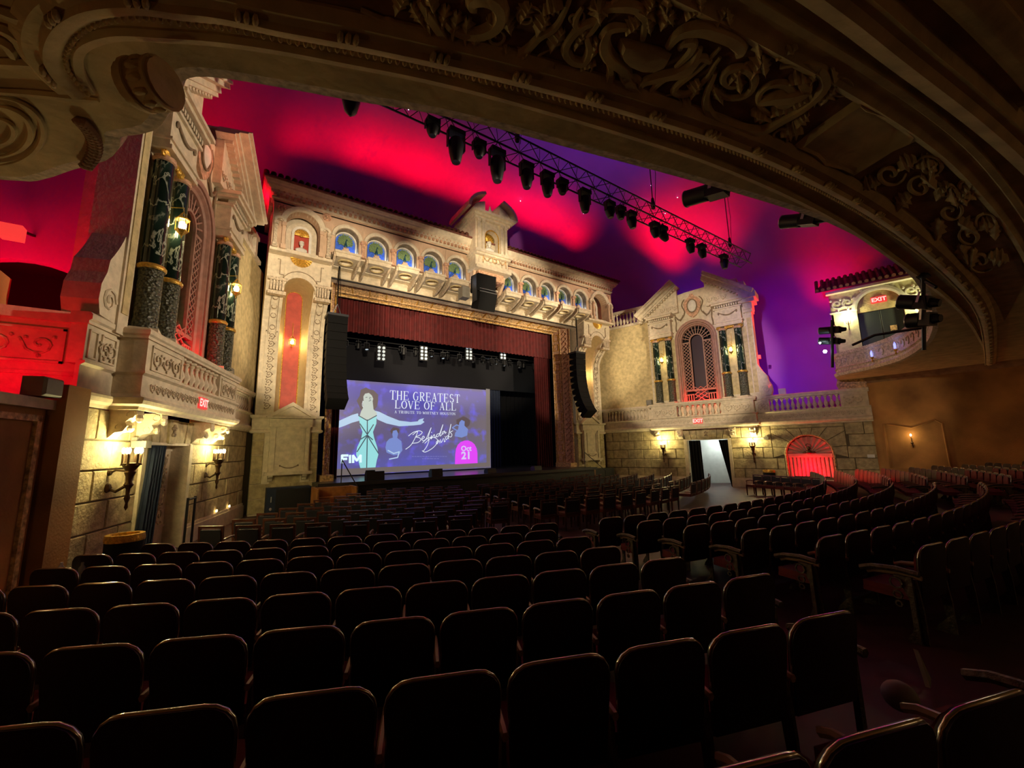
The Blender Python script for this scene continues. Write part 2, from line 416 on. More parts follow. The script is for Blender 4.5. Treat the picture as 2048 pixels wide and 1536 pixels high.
# frieze ground between the mouldings (darker paint)
fr=soff([(2010,640),(1985,590),(1880,470),(1730,365),(1530,262),(1320,190),(1150,143),(1000,102),(850,66),(700,33),(560,4),(440,-24),(300,-40)])
fo=soff([(2052,560),(2030,500),(1930,370),(1830,280),(1680,180),(1540,100),(1400,25),(1230,-55),(1000,-160),(700,-250),(450,-330)])
m=M().slab(fr+fo[::-1],BZ-.006,BZ+.01); obj('frieze_ground',m,K['soffd'],bal)
# carved frieze ornament, each scroll, leaf and figure traced as raised plaster
def P3(x,y,dz=0): p=zp(x,y,BZ); return (p.x,p.y,BZ-dz)
def vine(name,pts,w,mt=K['soffit'],close=False,dz=.02,n=4):
    q=smooth(pts,n); k=len(q); 
    w=w*.8
    ws=[w*(.35+.65*sin(PI*min(1,(i+1)/(k*.5))/2) if i<k*.5 else .35+.65*sin(PI*min(1,(k-i)/(k*.5))/2)) for i in range(k)]
    m=M().tube([P3(x,y,dz) for x,y in q],ws,6,flat=1); return obj(name,m,mt,bal,smooth=True)
def spiral(name,cx,cy,r0,turns,start,w,dirn=1,tail=None,sq=.8):
    pts=[]
    if tail: pts+=tail
    N=int(12*turns)
    for i in range(N+1):
        t=i/N; r=r0*(1-t)**.8+1; a=rad(start)+dirn*2*PI*turns*t
        pts.append((cx+r*cos(a),cy-r*sin(a)*sq))
    return vine(name,pts,w,n=2)
def leaf(cx,cy,L_,ang,wd=.5,lob=5,name='leaf'):
    L_=L_*1.3; m=M(); a=rad(ang); u=(cos(a),-sin(a)); v=(sin(a),cos(a)); ring=[]
    N=lob*2
    for i in range(N+1):
        t=i/N; wv=wd*L_*sin(PI*min(.97,t*.9+.05))*(1.0 if i%2 else .62); ring.append((t,wv))
    out=[(cx+u[0]*L_*t+v[0]*wv,cy+u[1]*L_*t+v[1]*wv) for t,wv in ring]+[(cx+u[0]*L_*t-v[0]*wv,cy+u[1]*L_*t-v[1]*wv) for t,wv in ring[::-1]]
    mid=[(cx+u[0]*L_*t,cy+u[1]*L_*t) for t,_ in ring]
    vs_=[P3(x,y,.004) for x,y in out]+[P3(x,y,.06) for x,y in mid]; n=len(ring); fs=[]
    for i in range(n-1):
        fs.append((i,i+1,2*n+i+1,2*n+i)); fs.append((2*n-1-i,2*n-2-i,2*n+i+1,2*n+i))
    m.add(vs_,fs); return obj(name,m,K['soffit'],bal,smooth=True)
# acanthus scroll at the left end of the frieze, stems and coils
vine('stem',[(722,14),(760,32),(812,50),(850,75),(890,98),(950,115),(1010,118),(1052,95),(1080,68),(1110,50),(1128,20),(1140,-8)],.045)
vine('stem',[(838,-5),(860,25),(880,55),(900,85)],.06)
spiral('scroll',772,46,26,1.3,200,.022,1); spiral('scroll',812,58,18,1.2,20,.018,-1)
vine('stem',[(735,18),(748,55),(778,70),(806,72),(828,58)],.02)
spiral('scroll',955,12,75,1.0,190,.075,1); 
for x,y,l,a in ((862,60,45,100),(878,62,46,75),(905,75,46,80),(930,85,44,85),(945,100,36,80),(850,45,40,120),(790,20,40,60),(870,20,60,110)): leaf(x,y,l,a,.42)
for i,(x,y,l,a) in enumerate(((1040,35,30,60),(1085,18,34,20),(1022,60,30,110),(1072,62,34,60),(1016,88,26,240),(1100,95,40,60),(1112,120,36,250),(1098,120,34,200),(1148,90,34,60),(1180,110,34,70),(1125,140,30,250),(1160,130,26,20),(1058,92,30,230),(1000,50,26,140),(1200,40,36,100),(1250,60,30,40),(1215,20,30,150))): leaf(x,y,l,a,.55,4)
spiral('scroll',1055,30,32,1.2,-20,.014,1); spiral('scroll',990,72,24,1.3,150,.014,-1); spiral('scroll',1150,30,20,1.1,60,.014,-1)
vine('stem',[(958,55),(960,85),(985,105),(1020,112)],.02); vine('stem',[(1090,125),(1120,148),(1160,150),(1180,140),(1190,120)],.016); vine('stem',[(1100,95),(1075,110),(1080,135)],.012)
# looped strap and winged beast bearing an urn
vine('stem',[(1165,10),(1150,40),(1175,60),(1200,30),(1215,0)],.04); vine('strap',[(1235,-10),(1200,30),(1160,50),(1132,85),(1140,112),(1168,118),(1180,90),(1172,60),(1190,35)],.05)
vine('strap',[(1180,20),(1225,8),(1270,10),(1290,35),(1285,75)],.05)
vine('beast_body',[(1255,50),(1220,52),(1207,80),(1220,110),(1245,130),(1255,155),(1275,178),(1290,195)],.07)
vine('beast_leg',[(1215,110),(1222,135),(1215,160),(1190,168),(1180,170)],.05); vine('beast_leg',[(1285,160),(1262,150),(1250,170),(1230,180)],.045)
vine('beast_leg',[(1270,190),(1285,160),(1320,148),(1350,140),(1385,120),(1400,90)],.06)
m=M(); U=[(1233,92),(1240,74),(1262,76),(1290,84),(1320,92),(1345,105),(1335,125),(1310,136),(1280,134),(1252,122),(1238,108)]
cx,cy=1290,106
vs_=[P3(x,y,.004) for x,y in U]+[P3(cx+(x-cx)*.8,cy+(y-cy)*.8,.07) for x,y in U]+[P3(cx,cy,.085)]; n=len(U)
m.add(vs_,[(i,(i+1)%n,n+(i+1)%n,n+i) for i in range(n)]+[(n+i,n+(i+1)%n,2*n) for i in range(n)]); obj('urn',m,K['soffit'],bal,smooth=True)
vine('wing',[(1335,90),(1360,60),(1400,50),(1440,60),(1470,75),(1482,95),(1470,105)],.08); vine('strap',[(1350,130),(1380,100),(1385,80),(1365,82),(1360,95)],.045)
vine('beast_leg',[(1300,180),(1330,150),(1370,140),(1400,110),(1420,120)],.05)
for x,y,l,a in ((1300,60,30,100),(1320,50,36,60),(1345,40,36,120),(1330,20,40,80),(1370,30,30,40),(1430,45,34,60),(1460,50,30,100),(1310,30,30,150),(1290,20,26,60),(1400,20,30,90)): leaf(x,y,l,a,.6,4)
vine('strap',[(1440,90),(1400,130),(1355,165),(1350,180),(1375,182),(1405,160),(1430,130)],.04)
spiral('scroll',1470,155,52,1.6,160,.045,1,tail=[(1440,110)]); vine('stem',[(1430,140),(1412,190),(1420,225),(1460,245),(1520,255),(1560,235),(1610,205),(1650,165),(1640,130),(1600,120),(1560,128)],.07)
spiral('scroll',1560,190,48,1.3,250,.05,-1); vine('bird_body',[(1515,200),(1545,190),(1580,185),(1610,175),(1600,155)],.09)
for x,y,l,a in ((1455,160,34,50),(1480,180,30,100),(1500,150,38,60),(1530,145,34,100),(1575,160,40,10),(1615,165,36,60),(1445,200,28,120),(1500,220,34,-20),(1540,225,36,20),(1575,215,36,30),(1605,195,40,10),(1380,190,30,60),(1350,210,26,20),(1560,265,36,10),(1590,250,30,50),(1640,200,40,50),(1670,170,34,100),(1550,110,40,30),(1520,110,30,100)): leaf(x,y,l,a,.5,4)
spiral('scroll',1565,272,26,1.3,0,.02,1); spiral('scroll',1680,165,30,1.2,200,.025,1); spiral('scroll',1340,200,20,1.3,10,.012,1); spiral('scroll',1500,130,24,1.4,60,.014,-1)
# shield cartouche
m=M(); U=[(1585,292),(1620,262),(1700,205),(1722,192),(1735,203),(1775,215),(1815,240),(1845,265),(1835,280),(1790,300),(1730,338),(1705,352),(1680,340),(1640,330),(1620,308)]
cx,cy=1710,275
vs_=[P3(x,y,.004) for x,y in U]+[P3(cx+(x-cx)*.86,cy+(y-cy)*.86,.05) for x,y in U]+[P3(cx+(x-cx)*.8,cy+(y-cy)*.8,.03) for x,y in U]; n=len(U)
m.add(vs_,[(i,(i+1)%n,n+(i+1)%n,n+i) for i in range(n)]+[(n+i,n+(i+1)%n,2*n+(i+1)%n,2*n+i) for i in range(n)]+[list(range(2*n,3*n))]); obj('cartouche',m,K['soffit'],bal,smooth=True)
# beyond the shield the carving repeats in strongly receding view
for i,(x,y) in enumerate(((1780,345),(1840,370),(1900,420),(1940,470),(1860,330),(1930,370),(1975,440),(1890,380),(1960,520))):
    spiral('scroll',x,y,30-2*(i%4),1.3,40*i,.03,1 if i%2 else -1)
    leaf(x+14,y-10,34,30+40*i,.5,4); leaf(x-20,y+14,32,200+30*i,.5,4)
# left return of the soffit: rings, ribs and the leaf-carved edge
for r_,w_ in ((95,.03),(70,.035),(36,.03)):
    vine('ring',[(r_*cos(rad(a))*1.0-8,265+r_*.72*sin(rad(a))-6) for a in range(-95,100,15)],w_)
vine('rib',[(-40,120),(60,124),(100,128)],.05); vine('rib',[(-40,176),(60,182),(140,190),(198,196)],.04)
vine('rib',[(-20,10),(30,28),(60,34),(88,40)],.06); vine('rib',[(-10,50),(20,60),(50,85),(75,100)],.06); vine('rib',[(-20,70),(14,85),(28,110)],.05)
m=M()
for i in range(16):
    t=i/15; x=150+52*sin(PI*(.15+t*.62)); y=238+88*t
    p=P3(x-14,y,.03); m.ell(p,(.05,.05,.035),6,4); p=P3(x-4,y+2,.03); m.ell(p,(.035,.05,.04),6,4)
obj('leaf_carving',m,K['soffd'],bal,kind='stuff')
# leaf-carved console drum under the edge
p=zp(293,176,4.9); dv=Vector((.62,.78,0)).normalized(); u=Vector((-dv.y,dv.x,0))
m=M(); T=lambda a,b,c:(p.x+u.x*a+dv.x*b,p.y+u.y*a+dv.y*b,p.z+c)
T0=T; T=lambda a,b,c:T0(a*.55,b*.5,c*.5)
m=M(T); m.side([(cos(rad(t))*.30,sin(rad(t))*.30+.05) for t in range(0,360,20)],-.28,.2)
m.side([(cos(rad(t))*.34,sin(rad(t))*.34+.05) for t in range(0,360,20)],.06,.12); m.side([(cos(rad(t))*.34,sin(rad(t))*.34+.05) for t in range(0,360,20)],-.24,-.2)
for t in range(0,360,30): m.ell((-.08,cos(rad(t))*.30,sin(rad(t))*.30+.05),(.11,.05,.05),6,4)
obj('console',m,K['soffit'],bal,smooth=True)
for x,nn in ((-3,'left'),(4,'middle'),(10,'right')):  # out-of-view fixtures made up for the added rear fill lamps
    o_=thing('wall_sconce',(x,-22.9,2.7),'warm bronze sconce on the rear wall under the balcony, %s one'%nn,'lamp','rear wall sconces'); obj('cup',M().lathe([(.02,2.5),(.1,2.75),(.12,2.78)],x,-22.85,10),K['bronze'],o_)
# side walls below the balcony
m=M().box(13.72,14.1,-23,-10.9,0,5.3); obj('wall_right_rear',m,K['orange'],kind='structure')
m=M().box(-14.1,-13.72,-23,-7.0,0,5.3); obj('wall_left_rear',m,K['orange'],kind='structure')
m=M().box(-14.1,14.1,-23.4,-23,0,5.3); obj('wall_back',m,K['orange'],kind='structure')
for k,(xa,xb) in enumerate(((-11.5,-8),(8,11.5))): pass
# dark cornice strip where soffit meets the right wall
m=M().sweep([(13.72,-10.9),(13.72,-23)],[(0,4.95),(.0,5.2),(-.1,5.2),(-.07,5.05)]); obj('trim_1',m,K['soffd'],kind='structure')
# stage house
SZ=1.14
sh=thing('wall_stage',(0,8,0),kind='structure')
m=M().box(-12,12,12,12.2,0,14); m.box(-12.2,-12,3.4,12,0,14); m.box(12,12.2,3.4,12,0,14); m.box(-12,12,3.3,12,13.2,13.4); obj('stage_shell',m,K['blackc'],sh)
m=M().box(-7.6,7.6,.55,12,SZ-.12,SZ); obj('stage_deck',m,K['stagef'],sh)
m=M().box(-7.5,7.5,.65,.75,0,SZ-.12); obj('stage_front',m,K['black'],sh)
m=M().box(-7.6,7.6,.5,.56,SZ-.14,SZ+.005); obj('stage_nosing',m,K['truss'],sh)
# ------------------------------------------------------------------ side walls, mirrored left and right
def baluster_mesh(h,r,seg=8):
    m=M(); pr=[(r*.95,0),(r*.95,h*.08),(r*.55,h*.12),(r*.6,h*.18),(r*1.0,h*.33),(r*.85,h*.45),(r*.45,h*.62),(r*.42,h*.78),(r*.7,h*.84),(r*.5,h*.88),(r*.95,h*.93),(r*.95,h)]
    m.lathe(pr,0,0,seg); return mkmesh('baluster',m,K['cream'],smooth=True)
BAL=baluster_mesh(.64,.105); BALT=baluster_mesh(.85,.11)
def relief(name,T,a0,a1,c0,c1,b,mt,par,wid=.018,n=None,vert=False):
    """running scroll relief between (a0,c0)-(a1,c1), standing on plane b"""
    m=M(T); W=a1-a0; H=c1-c0; L_=abs(H if vert else W); S_=abs(W if vert else H); n=n or max(2,int(round(L_/S_))); st=L_/n
    for i in range(n):
        d=1 if i%2 else -1; pts=[]
        for k in range(15):
            t=k/14; r=S_*.40*(1-t)+.01; a=d*(t*2*PI*1.35)+(PI if d>0 else PI)
            x=(i+.5)*st+r*cos(a); y=S_*.5+d*r*sin(a)*.95
            pts.append((x,y))
        pts=[((i)*st,S_*.5-d*S_*.2)]+pts
        q=[((a0+y,b,c0+x) if vert else (a0+x*(1 if W>0 else -1),b,c0+y)) for x,y in pts]
        m.tube(q,wid,4)
        for ang in (40,150,270):
            x=(i+.5)*st+S_*.43*cos(rad(ang)); y=S_*.5+S_*.43*sin(rad(ang))
            c_=(a0+y,b,c0+x) if vert else (a0+x*(1 if W>0 else -1),b,c0+y)
            m.ell(c_,(wid*1.6,wid*1.2,wid*1.6),5,3)
    return obj(name,m,mt,par)
def frame_rect(m,a0,a1,c0,c1,b,wd=.03,th=.025):
    m.box(a0,a1,b,b+th,c0,c0+wd).box(a0,a1,b,b+th,c1-wd,c1).box(a0,a0+wd,b,b+th,c0,c1).box(a1-wd,a1,b,b+th,c0,c1)
def frame_rect_y(m,a0,a1,c0,c1,b,wd=.03,th=-.025):
    frame_rect(m,a0,a1,c0,c1,b,wd,th)
def block_wall(T,wall,sd,s_from,s_to):
    zs=[.5,1.0,1.54,2.09,2.64,3.2]; rnd=random.Random(3 if sd>0 else 5)
    nca,ncc,ncr=-5.86,1.72,.92
    def put(poly):
        cx=sum(p[0] for p in poly)/len(poly); cz=sum(p[1] for p in poly)/len(poly); g=.012
        q=[(cx+(a-cx)*(1-2*g/max(.15,(max(p[0] for p in poly)-min(p[0] for p in poly)))),cz+(c-cz)*(1-2*g/max(.15,(max(p[1] for p in poly)-min(p[1] for p in poly))))) for a,c in poly]
        n=len(q); d=.035+rnd.random()*.02
        m=M(T); r=[(cx+(a-cx)*.96,cz+(c-cz)*.94) for a,c in q]
        m.add([(a,-.06,c) for a,c in q]+[(a,d-.05,c) for a,c in q]+[(a,d-.03,c) for a,c in r],
              [list(range(2*n,3*n))]+[(i,(i+1)%n,n+(i+1)%n,n+i) for i in range(n)]+[(n+i,n+(i+1)%n,2*n+(i+1)%n,2*n+i) for i in range(n)])
        obj('stone_block',m,K['stone'],wall)
    spans=[(4.99,.02,1),(-2.48,s_to,1)]
    for ci in range(5):
        z0,z1=zs[ci],zs[ci+1]
        for (sa,sb,_) in spans:
            s=sa-( .0 if ci%2 else .5); edges=[sa]
            while s>sb+.3:
                if s<sa-.25: edges.append(s)
                s-=.93+rnd.random()*.14
            edges.append(sb)
            for i in range(len(edges)-1):
                a1_,a0_=edges[i],edges[i+1]
                if s_to<-5:
                    # keep clear of the arched recess and its ring of wedge stones
                    R=1.02 if z1<1.8 else (1.50 if z0<2.7 else 1.5)
                    lo,hi=nca-R,nca+R
                    if z0>=1.5 or True:
                        if a0_<hi and a1_>lo:
                            if a1_>hi+.12: put([(hi,z0),(a1_,z0),(a1_,z1),(hi,z1)])
                            if a0_<lo-.12: put([(a0_,z0),(lo,z0),(lo,z1),(a0_,z1)])
                            continue
                put([(a0_,z0),(a1_,z0),(a1_,z1),(a0_,z1)])
    if s_to<-5:
        N=9
        for k in range(N):
            t0,t1=180*k/N,180*(k+1)/N
            def out(t):
                c_,s_=cos(rad(t)),sin(rad(t)); r=min(1.50/max(abs(c_),1e-3),1.46/max(abs(s_),1e-3)); return (nca+r*c_,ncc-.15+r*s_+.0)
            q=[(nca+1.0*cos(rad(t0)),ncc+1.0*sin(rad(t0))),out(t0)]
            if t0<44<t1 or t0<136<t1:
                q.append((nca+(1.5 if t0<90 else -1.5),3.03))
            q+=[out(t1),(nca+1.0*cos(rad(t1)),ncc+1.0*sin(rad(t1)))]
            put(q)
        put([(nca-1.5,3.03),(nca+1.5,3.03),(nca+1.5,3.2),(nca-1.5,3.2)])
    # fan lintel over the doorway
    N=7
    for k in range(N):
        a,b=-2.40+2.32*k/N,-2.40+2.32*(k+1)/N; ca=-1.24
        f=lambda x:ca+(x-ca)*1.13
        if k==3: 
            m=M(T).prism([(a,2.62),(b,2.62),(f(b)+.03,3.2),(f(a)-.03,3.2)],-.05,.07); obj('keystone',m,K['stone'],wall)
            m=M(T)
            for dx,dz in ((0,0),(.07,.08),(-.07,.08),(0,.14),(.05,-.07),(-.05,-.07)): m.ell((ca+dx,.09,2.9+dz),(.045,.03,.05),6,4)
            obj('keystone_carving',m,K['brownrel'],wall)
        else: put([(a,2.62),(b,2.62),(f(b),3.2),(f(a),3.2)])
def ledge_prof(z0=3.2):
    return [(0,z0),(.04,z0+.0),(.06,z0+.06),(.14,z0+.1),(.17,z0+.17),(.17,z0+.22),(.08,z0+.25),(.06,z0+.3),(.06,z0+.66),(.12,z0+.7),(.12,z0+.74),(0,z0+.74)]
def build_side(sd):
    T=WT(sd); R=sd>0; side='right' if R else 'left'; g=lambda s,o,z:T(s,o,z)
    s_end=-8.38 if R else -4.75
    wall=thing('wall_'+side,T(0,0,0),kind='structure')
    m=M(T); m.box(6.1,0,-.5,-.03,0,3.2).box(0,-2.45,-.5,-.03,2.62,3.2)
    if R:
        m.box(-2.45,-4.92,-.5,-.03,0,3.2).box(-6.8,-8.6,-.5,-.03,0,3.2)
        ap=arc(-5.86,1.72,.94,0,180,14); m.prism([(-4.92,3.2),(-4.92,1.72)]+ap[1:-1]+[(-6.8,1.72),(-6.8,3.2)],-.5,-.03)
        m.box(-4.92,-6.8,-.5,-.03,0,.58)
    else: m.box(-2.45,-5.2,-.5,-.03,0,3.2)
    obj('mortar_backing',m,K['joint'],wall)
    block_wall(T,wall,sd,4.99,s_end)
    m=M(T); m.box(5.0,.02,0,.10,0,.44).box(5.0,.02,0,.06,.44,.52).box(-2.48,s_end,0,.10,0,.44).box(-2.48,s_end,0,.06,.44,.52); obj('baseboard_'+side,m,K['cream'],kind='structure')
    # ---- ledge, rail and balusters of the box balcony
    bb=thing('box_balcony',T(-1.1,.3,3.2),('cream stone balustraded ledge along the %s side wall, below the columned window bay'%side),'balustrade')
    path=[(5.3,0),(1.62,0),(1.62,.45),(-3.82,.45),(-3.82,0),(s_end-.05,0)]
    obj('ledge',m2(T,path,ledge_prof()),K['cream'],bb)
    obj('rail',m2(T,path,[(-.16,4.58),(.10,4.58),(.10,4.63),(.14,4.66),(.14,4.74),(.1,4.78),(-.16,4.78)]),K['cream'],bb)
    def ped(a0,a1,o): obj('pedestal_wall',M(T).box(a0,a1,o-.16,o+.06,3.9,4.6),K['cream'],bb)
    ped(5.05,4.72,0); ped(1.98,1.62,0); ped(1.62,.12,.45); ped(-2.25,-3.82,.45); ped(-3.82,-4.46,0)
    for a0,a1 in ((1.62,1.8),(-3.64,-3.815)): obj('pedestal_return',M(T).box(a0-.165,a1-.165 if a0>0 else a1,-.1,.44,3.9,4.6) if a0>0 else M(T).box(a0,a1,-.1,.44,3.9,4.6),K['cream'],bb)
    if R: ped(-7.36,s_end,0)
    else: ped(-4.46,s_end,0)
    m=M(T)
    m.box(4.72,1.98,-.14,-.1,3.9,4.6)
    obj('shadow_wall',m,K['cream'],bb)
    def bals(a0,a1,n,o,me=BAL,z=3.93):
        for i in range(n):
            s=a0+(a1-a0)*(i+.5)/n; x,y,z_=T(s,o,z); b=bpy.data.objects.new('baluster',me); C.objects.link(b); b.parent=bb; b.location=Vector((x,y,z_))-Vector(bb.location)
    bals(4.72,1.98,12,-.03); bals(.12,-2.25,8,.40)
    m=M(T).box(.12,-2.25,.1,.14,3.9,4.6); obj('shadow_wall',m,K['cream'],bb)
    for a0,a1,o in ((1.50,.22,.51),(-2.36,-3.66,.51),(-3.92,-4.36,.06))+(((-7.46,-8.2,.06),) if R else ((-4.46,-4.7,.06),)):
        m=M(T); frame_rect(m,a1,a0,4.0,4.5,o,.03,.03); obj('panel_frame',m,K['cream'],bb)
    for a0,a1,o in ((.26,1.46,.53),(-3.62,-2.40,.53),(-4.32,-3.96,.08))+(((-8.16,-7.50,.08),) if R else ()):
        relief('carved_panel',T,a0,a1,4.04,4.46,o,K['cream2'],bb,.02)
    relief('frieze_carving',T,-3.6,1.5,3.56,3.78,.53,K['cream2'],bb,.012,n=22)
    if R: bals(-4.46,-7.36,13,-.03); relief('frieze_carving',T,-8.2,-4.0,3.56,3.78,.08,K['cream2'],bb,.012,n=18)
    # brackets under the ledge
    for s in (1.44,.16,-2.62,-3.6):
        c=thing('scroll_bracket',T(s,.2,3.0),'cream scrolled leaf bracket under the %s ledge, %s'%(side,{1.44:'above the sconce nearest the stage',.16:'at the door head nearest the stage',-2.62:'at the door head nearest the seats',-3.6:'above the sconce farthest from the stage'}[s]),'bracket')
        m=M(T); pr=[(0,3.22),(.42,3.22),(.43,3.12),(.34,3.05),(.26,2.98),(.30,2.9),(.24,2.80),(.12,2.78),(.05,2.7),(0,2.66)]
        m.side(pr,s-.13,s+.13); obj('body',m,K['cream'],c)
        m=M(T)
        for a in (-.135,.135):
            m.tube([(s+a,.33+.07*cos(t*.9),3.12+.07*sin(t*.9)) for t in range(8)],.018,4); m.tube([(s+a,.17+.06*cos(t*.9),2.88+.06*sin(t*.9)) for t in range(8)],.016,4)
        m.ell((s,.42,3.05),(.1,.05,.09),6,4); m.ell((s,.30,2.86),(.09,.05,.08),6,4); obj('scroll_carving',m,K['cream'],c)
    # ---- upper walls
    up=thing('upper_wall_'+side,T(0,0,4.8),kind='structure')
    m=M(T); m.box(6.1,1.3,-.55,-.12,3.2,10.15); obj('stucco_field',m,K['stucco'],up)
    m=M(T); m.box(5.1,1.2,-.62,.0,10.12,10.28).box(5.1,1.2,-.45,-.1,11.15,11.32).box(4.95,4.7,-.42,-.12,10.28,11.15).box(2.35,1.3,-.42,-.12,10.28,11.15); obj('parapet_rail',m,K['cream'],up)
    for i in range(9):
        s=4.6-(4.6-2.45)*(i+.5)/9; x,y,z_=T(s,-.27,10.29); b=bpy.data.objects.new('baluster',BALT); C.objects.link(b); b.parent=up; b.location=Vector((x,y,z_))-Vector(up.location)
    # tower body with the arched window opening
    wc=-1.16
    out=[(1.62,4.6),(1.62,10.4),(1.0,10.6),(-.1,11.35),(-.75,11.45),(-1.9,11.5),(-2.8,11.45),(-2.8,11.3),(-3.95,11.3),(-3.95,4.6)]
    op=[(wc-1.02,4.6),(wc-1.02,8.5)]+arc(wc,8.5,1.02,180,0,14)[1:-1]+[(wc+1.02,8.5),(wc+1.02,4.6)]
    m=M(T).prism(out+op,-.75,.0); obj('bay_wall',m,K['cream'],up)
    for a,b_ in ((1.5,.05),(-2.38,-3.84)):
        m=M(T).box(a,b_,.0,.02,5.0,8.7); obj('stucco_panel',m,K['stucco'],up)
    # window
    wn=thing('window_grille',T(wc,-.1,4.8),'brown arched window with lattice grille in the centre of the %s side bay'%side,'window')
    def archpath(r,zb=4.8,n=16): return [(wc-r,zb),(wc-r,8.5)]+arc(wc,8.5,r,180,0,n)[1:-1]+[(wc+r,8.5),(wc+r,zb)]
    m=M(T).sweep(archpath(1.0),[(0,-.05),(0,.10),(.05,.12),(.12,.12),(.14,.08),(.17,.08),(.17,.02),(.0,.0)],horiz=False); obj('surround',m,K['pink'],wn)
    m=M(T).sweep(archpath(.98),[(0,-.3),(.0,.06),(-.06,.06),(-.10,-.02),(-.16,-.06),(-.18,-.3)],horiz=False); obj('inner_frame',m,K['pink'],wn)
    m=M(T).box(wc-1.05,wc+1.05,-.62,-.6,4.7,9.7); obj('backing',m,K['blackc'],wn)
    gb=-.12
    # mullion frame round the dark middle light
    m=M(T); 
    ip=lambda r,t:(wc+r*cos(rad(t)),8.42+r*sin(rad(t)))
    m.sweep([(wc-.34,5.5),(wc-.34,8.3)]+[ip(.34,t) for t in range(180,-1,-15)]+[(wc+.34,8.3),(wc+.34,5.5)],[(0,gb-.03),(0,gb+.04),(.07,gb+.04),(.07,gb-.03)],horiz=False); obj('mullion_frame',m,K['pink'],wn)
    m=M(T).prism([(wc+.34,5.0),(wc+.34,8.42)]+[ip(.34,t) for t in range(15,180,15)]+[(wc-.34,8.42),(wc-.34,5.0)],gb-.25,gb-.22); obj('dark_pane',m,mat('dark_pane',(.05,.035,.05),.3,var=0),wn)
    m=M(T).box(wc-.8,wc-.34,gb-.03,gb+.03,8.30,8.38).box(wc+.34,wc+.8,gb-.03,gb+.03,8.30,8.38).box(wc-.82,wc+.82,gb-.03,gb+.03,5.42,5.52).box(wc-.82,wc+.82,gb-.03,gb+.03,4.8,4.88); obj('transom',m,K['pink'],wn)
    for sg in (-1,1):
        m=M(T); a0,a1=wc+sg*.41,wc+sg*.82
        st=.205
        z0=5.5; H=8.34-5.5; n=14; w_=abs(a1-a0)
        for k in range(-2,n+1):
            za=z0+k*st
            for d in (0,1):
                p=(a0,za); q=(a1,za+2*st)
                if d: p,q=(a1,za),(a0,za+2*st)
                t0=max(0,(z0-p[1])/(2*st)); t1=min(1,(8.32-p[1])/(2*st))
                if t1<=t0: continue
                A_=(p[0]+(q[0]-p[0])*t0,gb,p[1]+2*st*t0); B_=(p[0]+(q[0]-p[0])*t1,gb,p[1]+2*st*t1)
                m.tube([A_,B_],.024,4)
        obj('lattice',m,K['pink'],wn)
    for t in range(15,180,15):
        m=M(T); a,b_=ip(.42,t),(wc+.84*cos(rad(t)),8.45+.84*sin(rad(t))); m.tube([(a[0],gb,a[1]),(b_[0],gb,b_[1])],.028,5); obj('fan_bar',m,K['pink'],wn)
    m=M(T).tube([(wc+.63*cos(rad(t)),gb,8.45+.63*sin(rad(t))) for t in range(5,176,10)],.012,4); obj('fan_ring',m,K['pink'],wn)
    m=M(T)
    for sg in (-1,1):
        for k in range(4): x=wc+sg*(.42+.13*k); m.box(x-.02,x+.02,gb-.02,gb+.03,4.85,5.2)
        m.box(wc+sg*.38,wc+sg*.85,gb-.02,gb+.03,5.2,5.25)
    for k in range(3):
        for d in (-1,1):
            x0=wc-.34*d; m.tube([(x0,gb+.02,4.88+.22*k-.1),(wc+.34*d,gb+.02,5.32+.22*k-.1)],.024,4)
    m.tube([(wc-.34,gb+.02,5.4),(wc,gb+.02,5.65),(wc+.34,gb+.02,5.4)],.026,4)
    obj('fretwork',m,K['pink'],wn)
    # columns
    pos=(1.13,.36,-2.66,-3.43); nm=('nearest the stage','second from the stage','third from the stage','farthest from the stage')
    for s,nn in zip(pos,nm):
        o=.24; x,y,z=T(s,o,4.78); c=thing('marble_column',(x,y,z),'dark veined marble column on carved drum, %s on the %s bay'%(nn,side),'column')
        cc=M().box(x-.25,x+.25,y-.25,y+.25,4.76,4.86); obj('plinth',cc,K['cream'],c)
        obj('carved_drum',M().lathe([(.23,4.86),(.23,4.92),(.205,4.96),(.205,6.1),(.23,6.14)],x,y,18),K['drum'],c,smooth=True)
        obj('gilt_collar',M().lathe([(.23,6.13),(.25,6.16),(.25,6.2),(.22,6.24),(.19,6.24)],x,y,18),K['gold'],c,smooth=True)
        obj('shaft',M().lathe([(.19,6.22),(.192,7.2),(.175,8.62)],x,y,20),K['marble'],c,smooth=True)
        obj('necking',M().lathe([(.18,8.6),(.21,8.62),(.21,8.66),(.18,8.68),(.2,8.72)],x,y,18),K['terra'],c,smooth=True)
    for (a,b_),nn in (((1.34,.14),'stage-side'),((-2.44,-3.66),'seat-side')):
        mid=(a+b_)/2; c=thing('gilded_capital',T(mid,.28,8.66),'gilded scrolled capital joining the %s pair of marble columns, %s bay'%(nn,side),'capital')
        m=M(T); N=20; pts=[(a+(b_-a)*i/N,.30,8.74+.06*cos(2*PI*i/N*2)) for i in range(N+1)]
        m.tube(pts,[.05+.025*abs(sin(i*1.1)) for i in range(N+1)],6); obj('swag',m,K['gold'],c,smooth=True)
        for e,dd in ((a,1),(b_,-1)):
            m=M(T).tube([(e-dd*.02+.085*(1-t/12)*cos(t*.75),.30,8.72+.085*(1-t/12)*sin(t*.75)) for t in range(11)],.03,6); obj('volute',m,K['gold'],c,smooth=True)
        m=M(T)
        for k in range(7): m.ell((mid+(k-3)*.07,.34,8.77-.012*(3-abs(k-3))),(.045,.04,.05+.01*(3-abs(k-3))),6,4)
        obj('eagle_carving',m,K['gold'],c,smooth=True)
        # entablature block with garland
        e=thing('entablature',T(mid,.2,8.8),'cream entablature block with dark garland over the %s columns, %s bay'%(nn,side),'entablature')
        m=M(T); hw=abs(a-b_)/2+.06
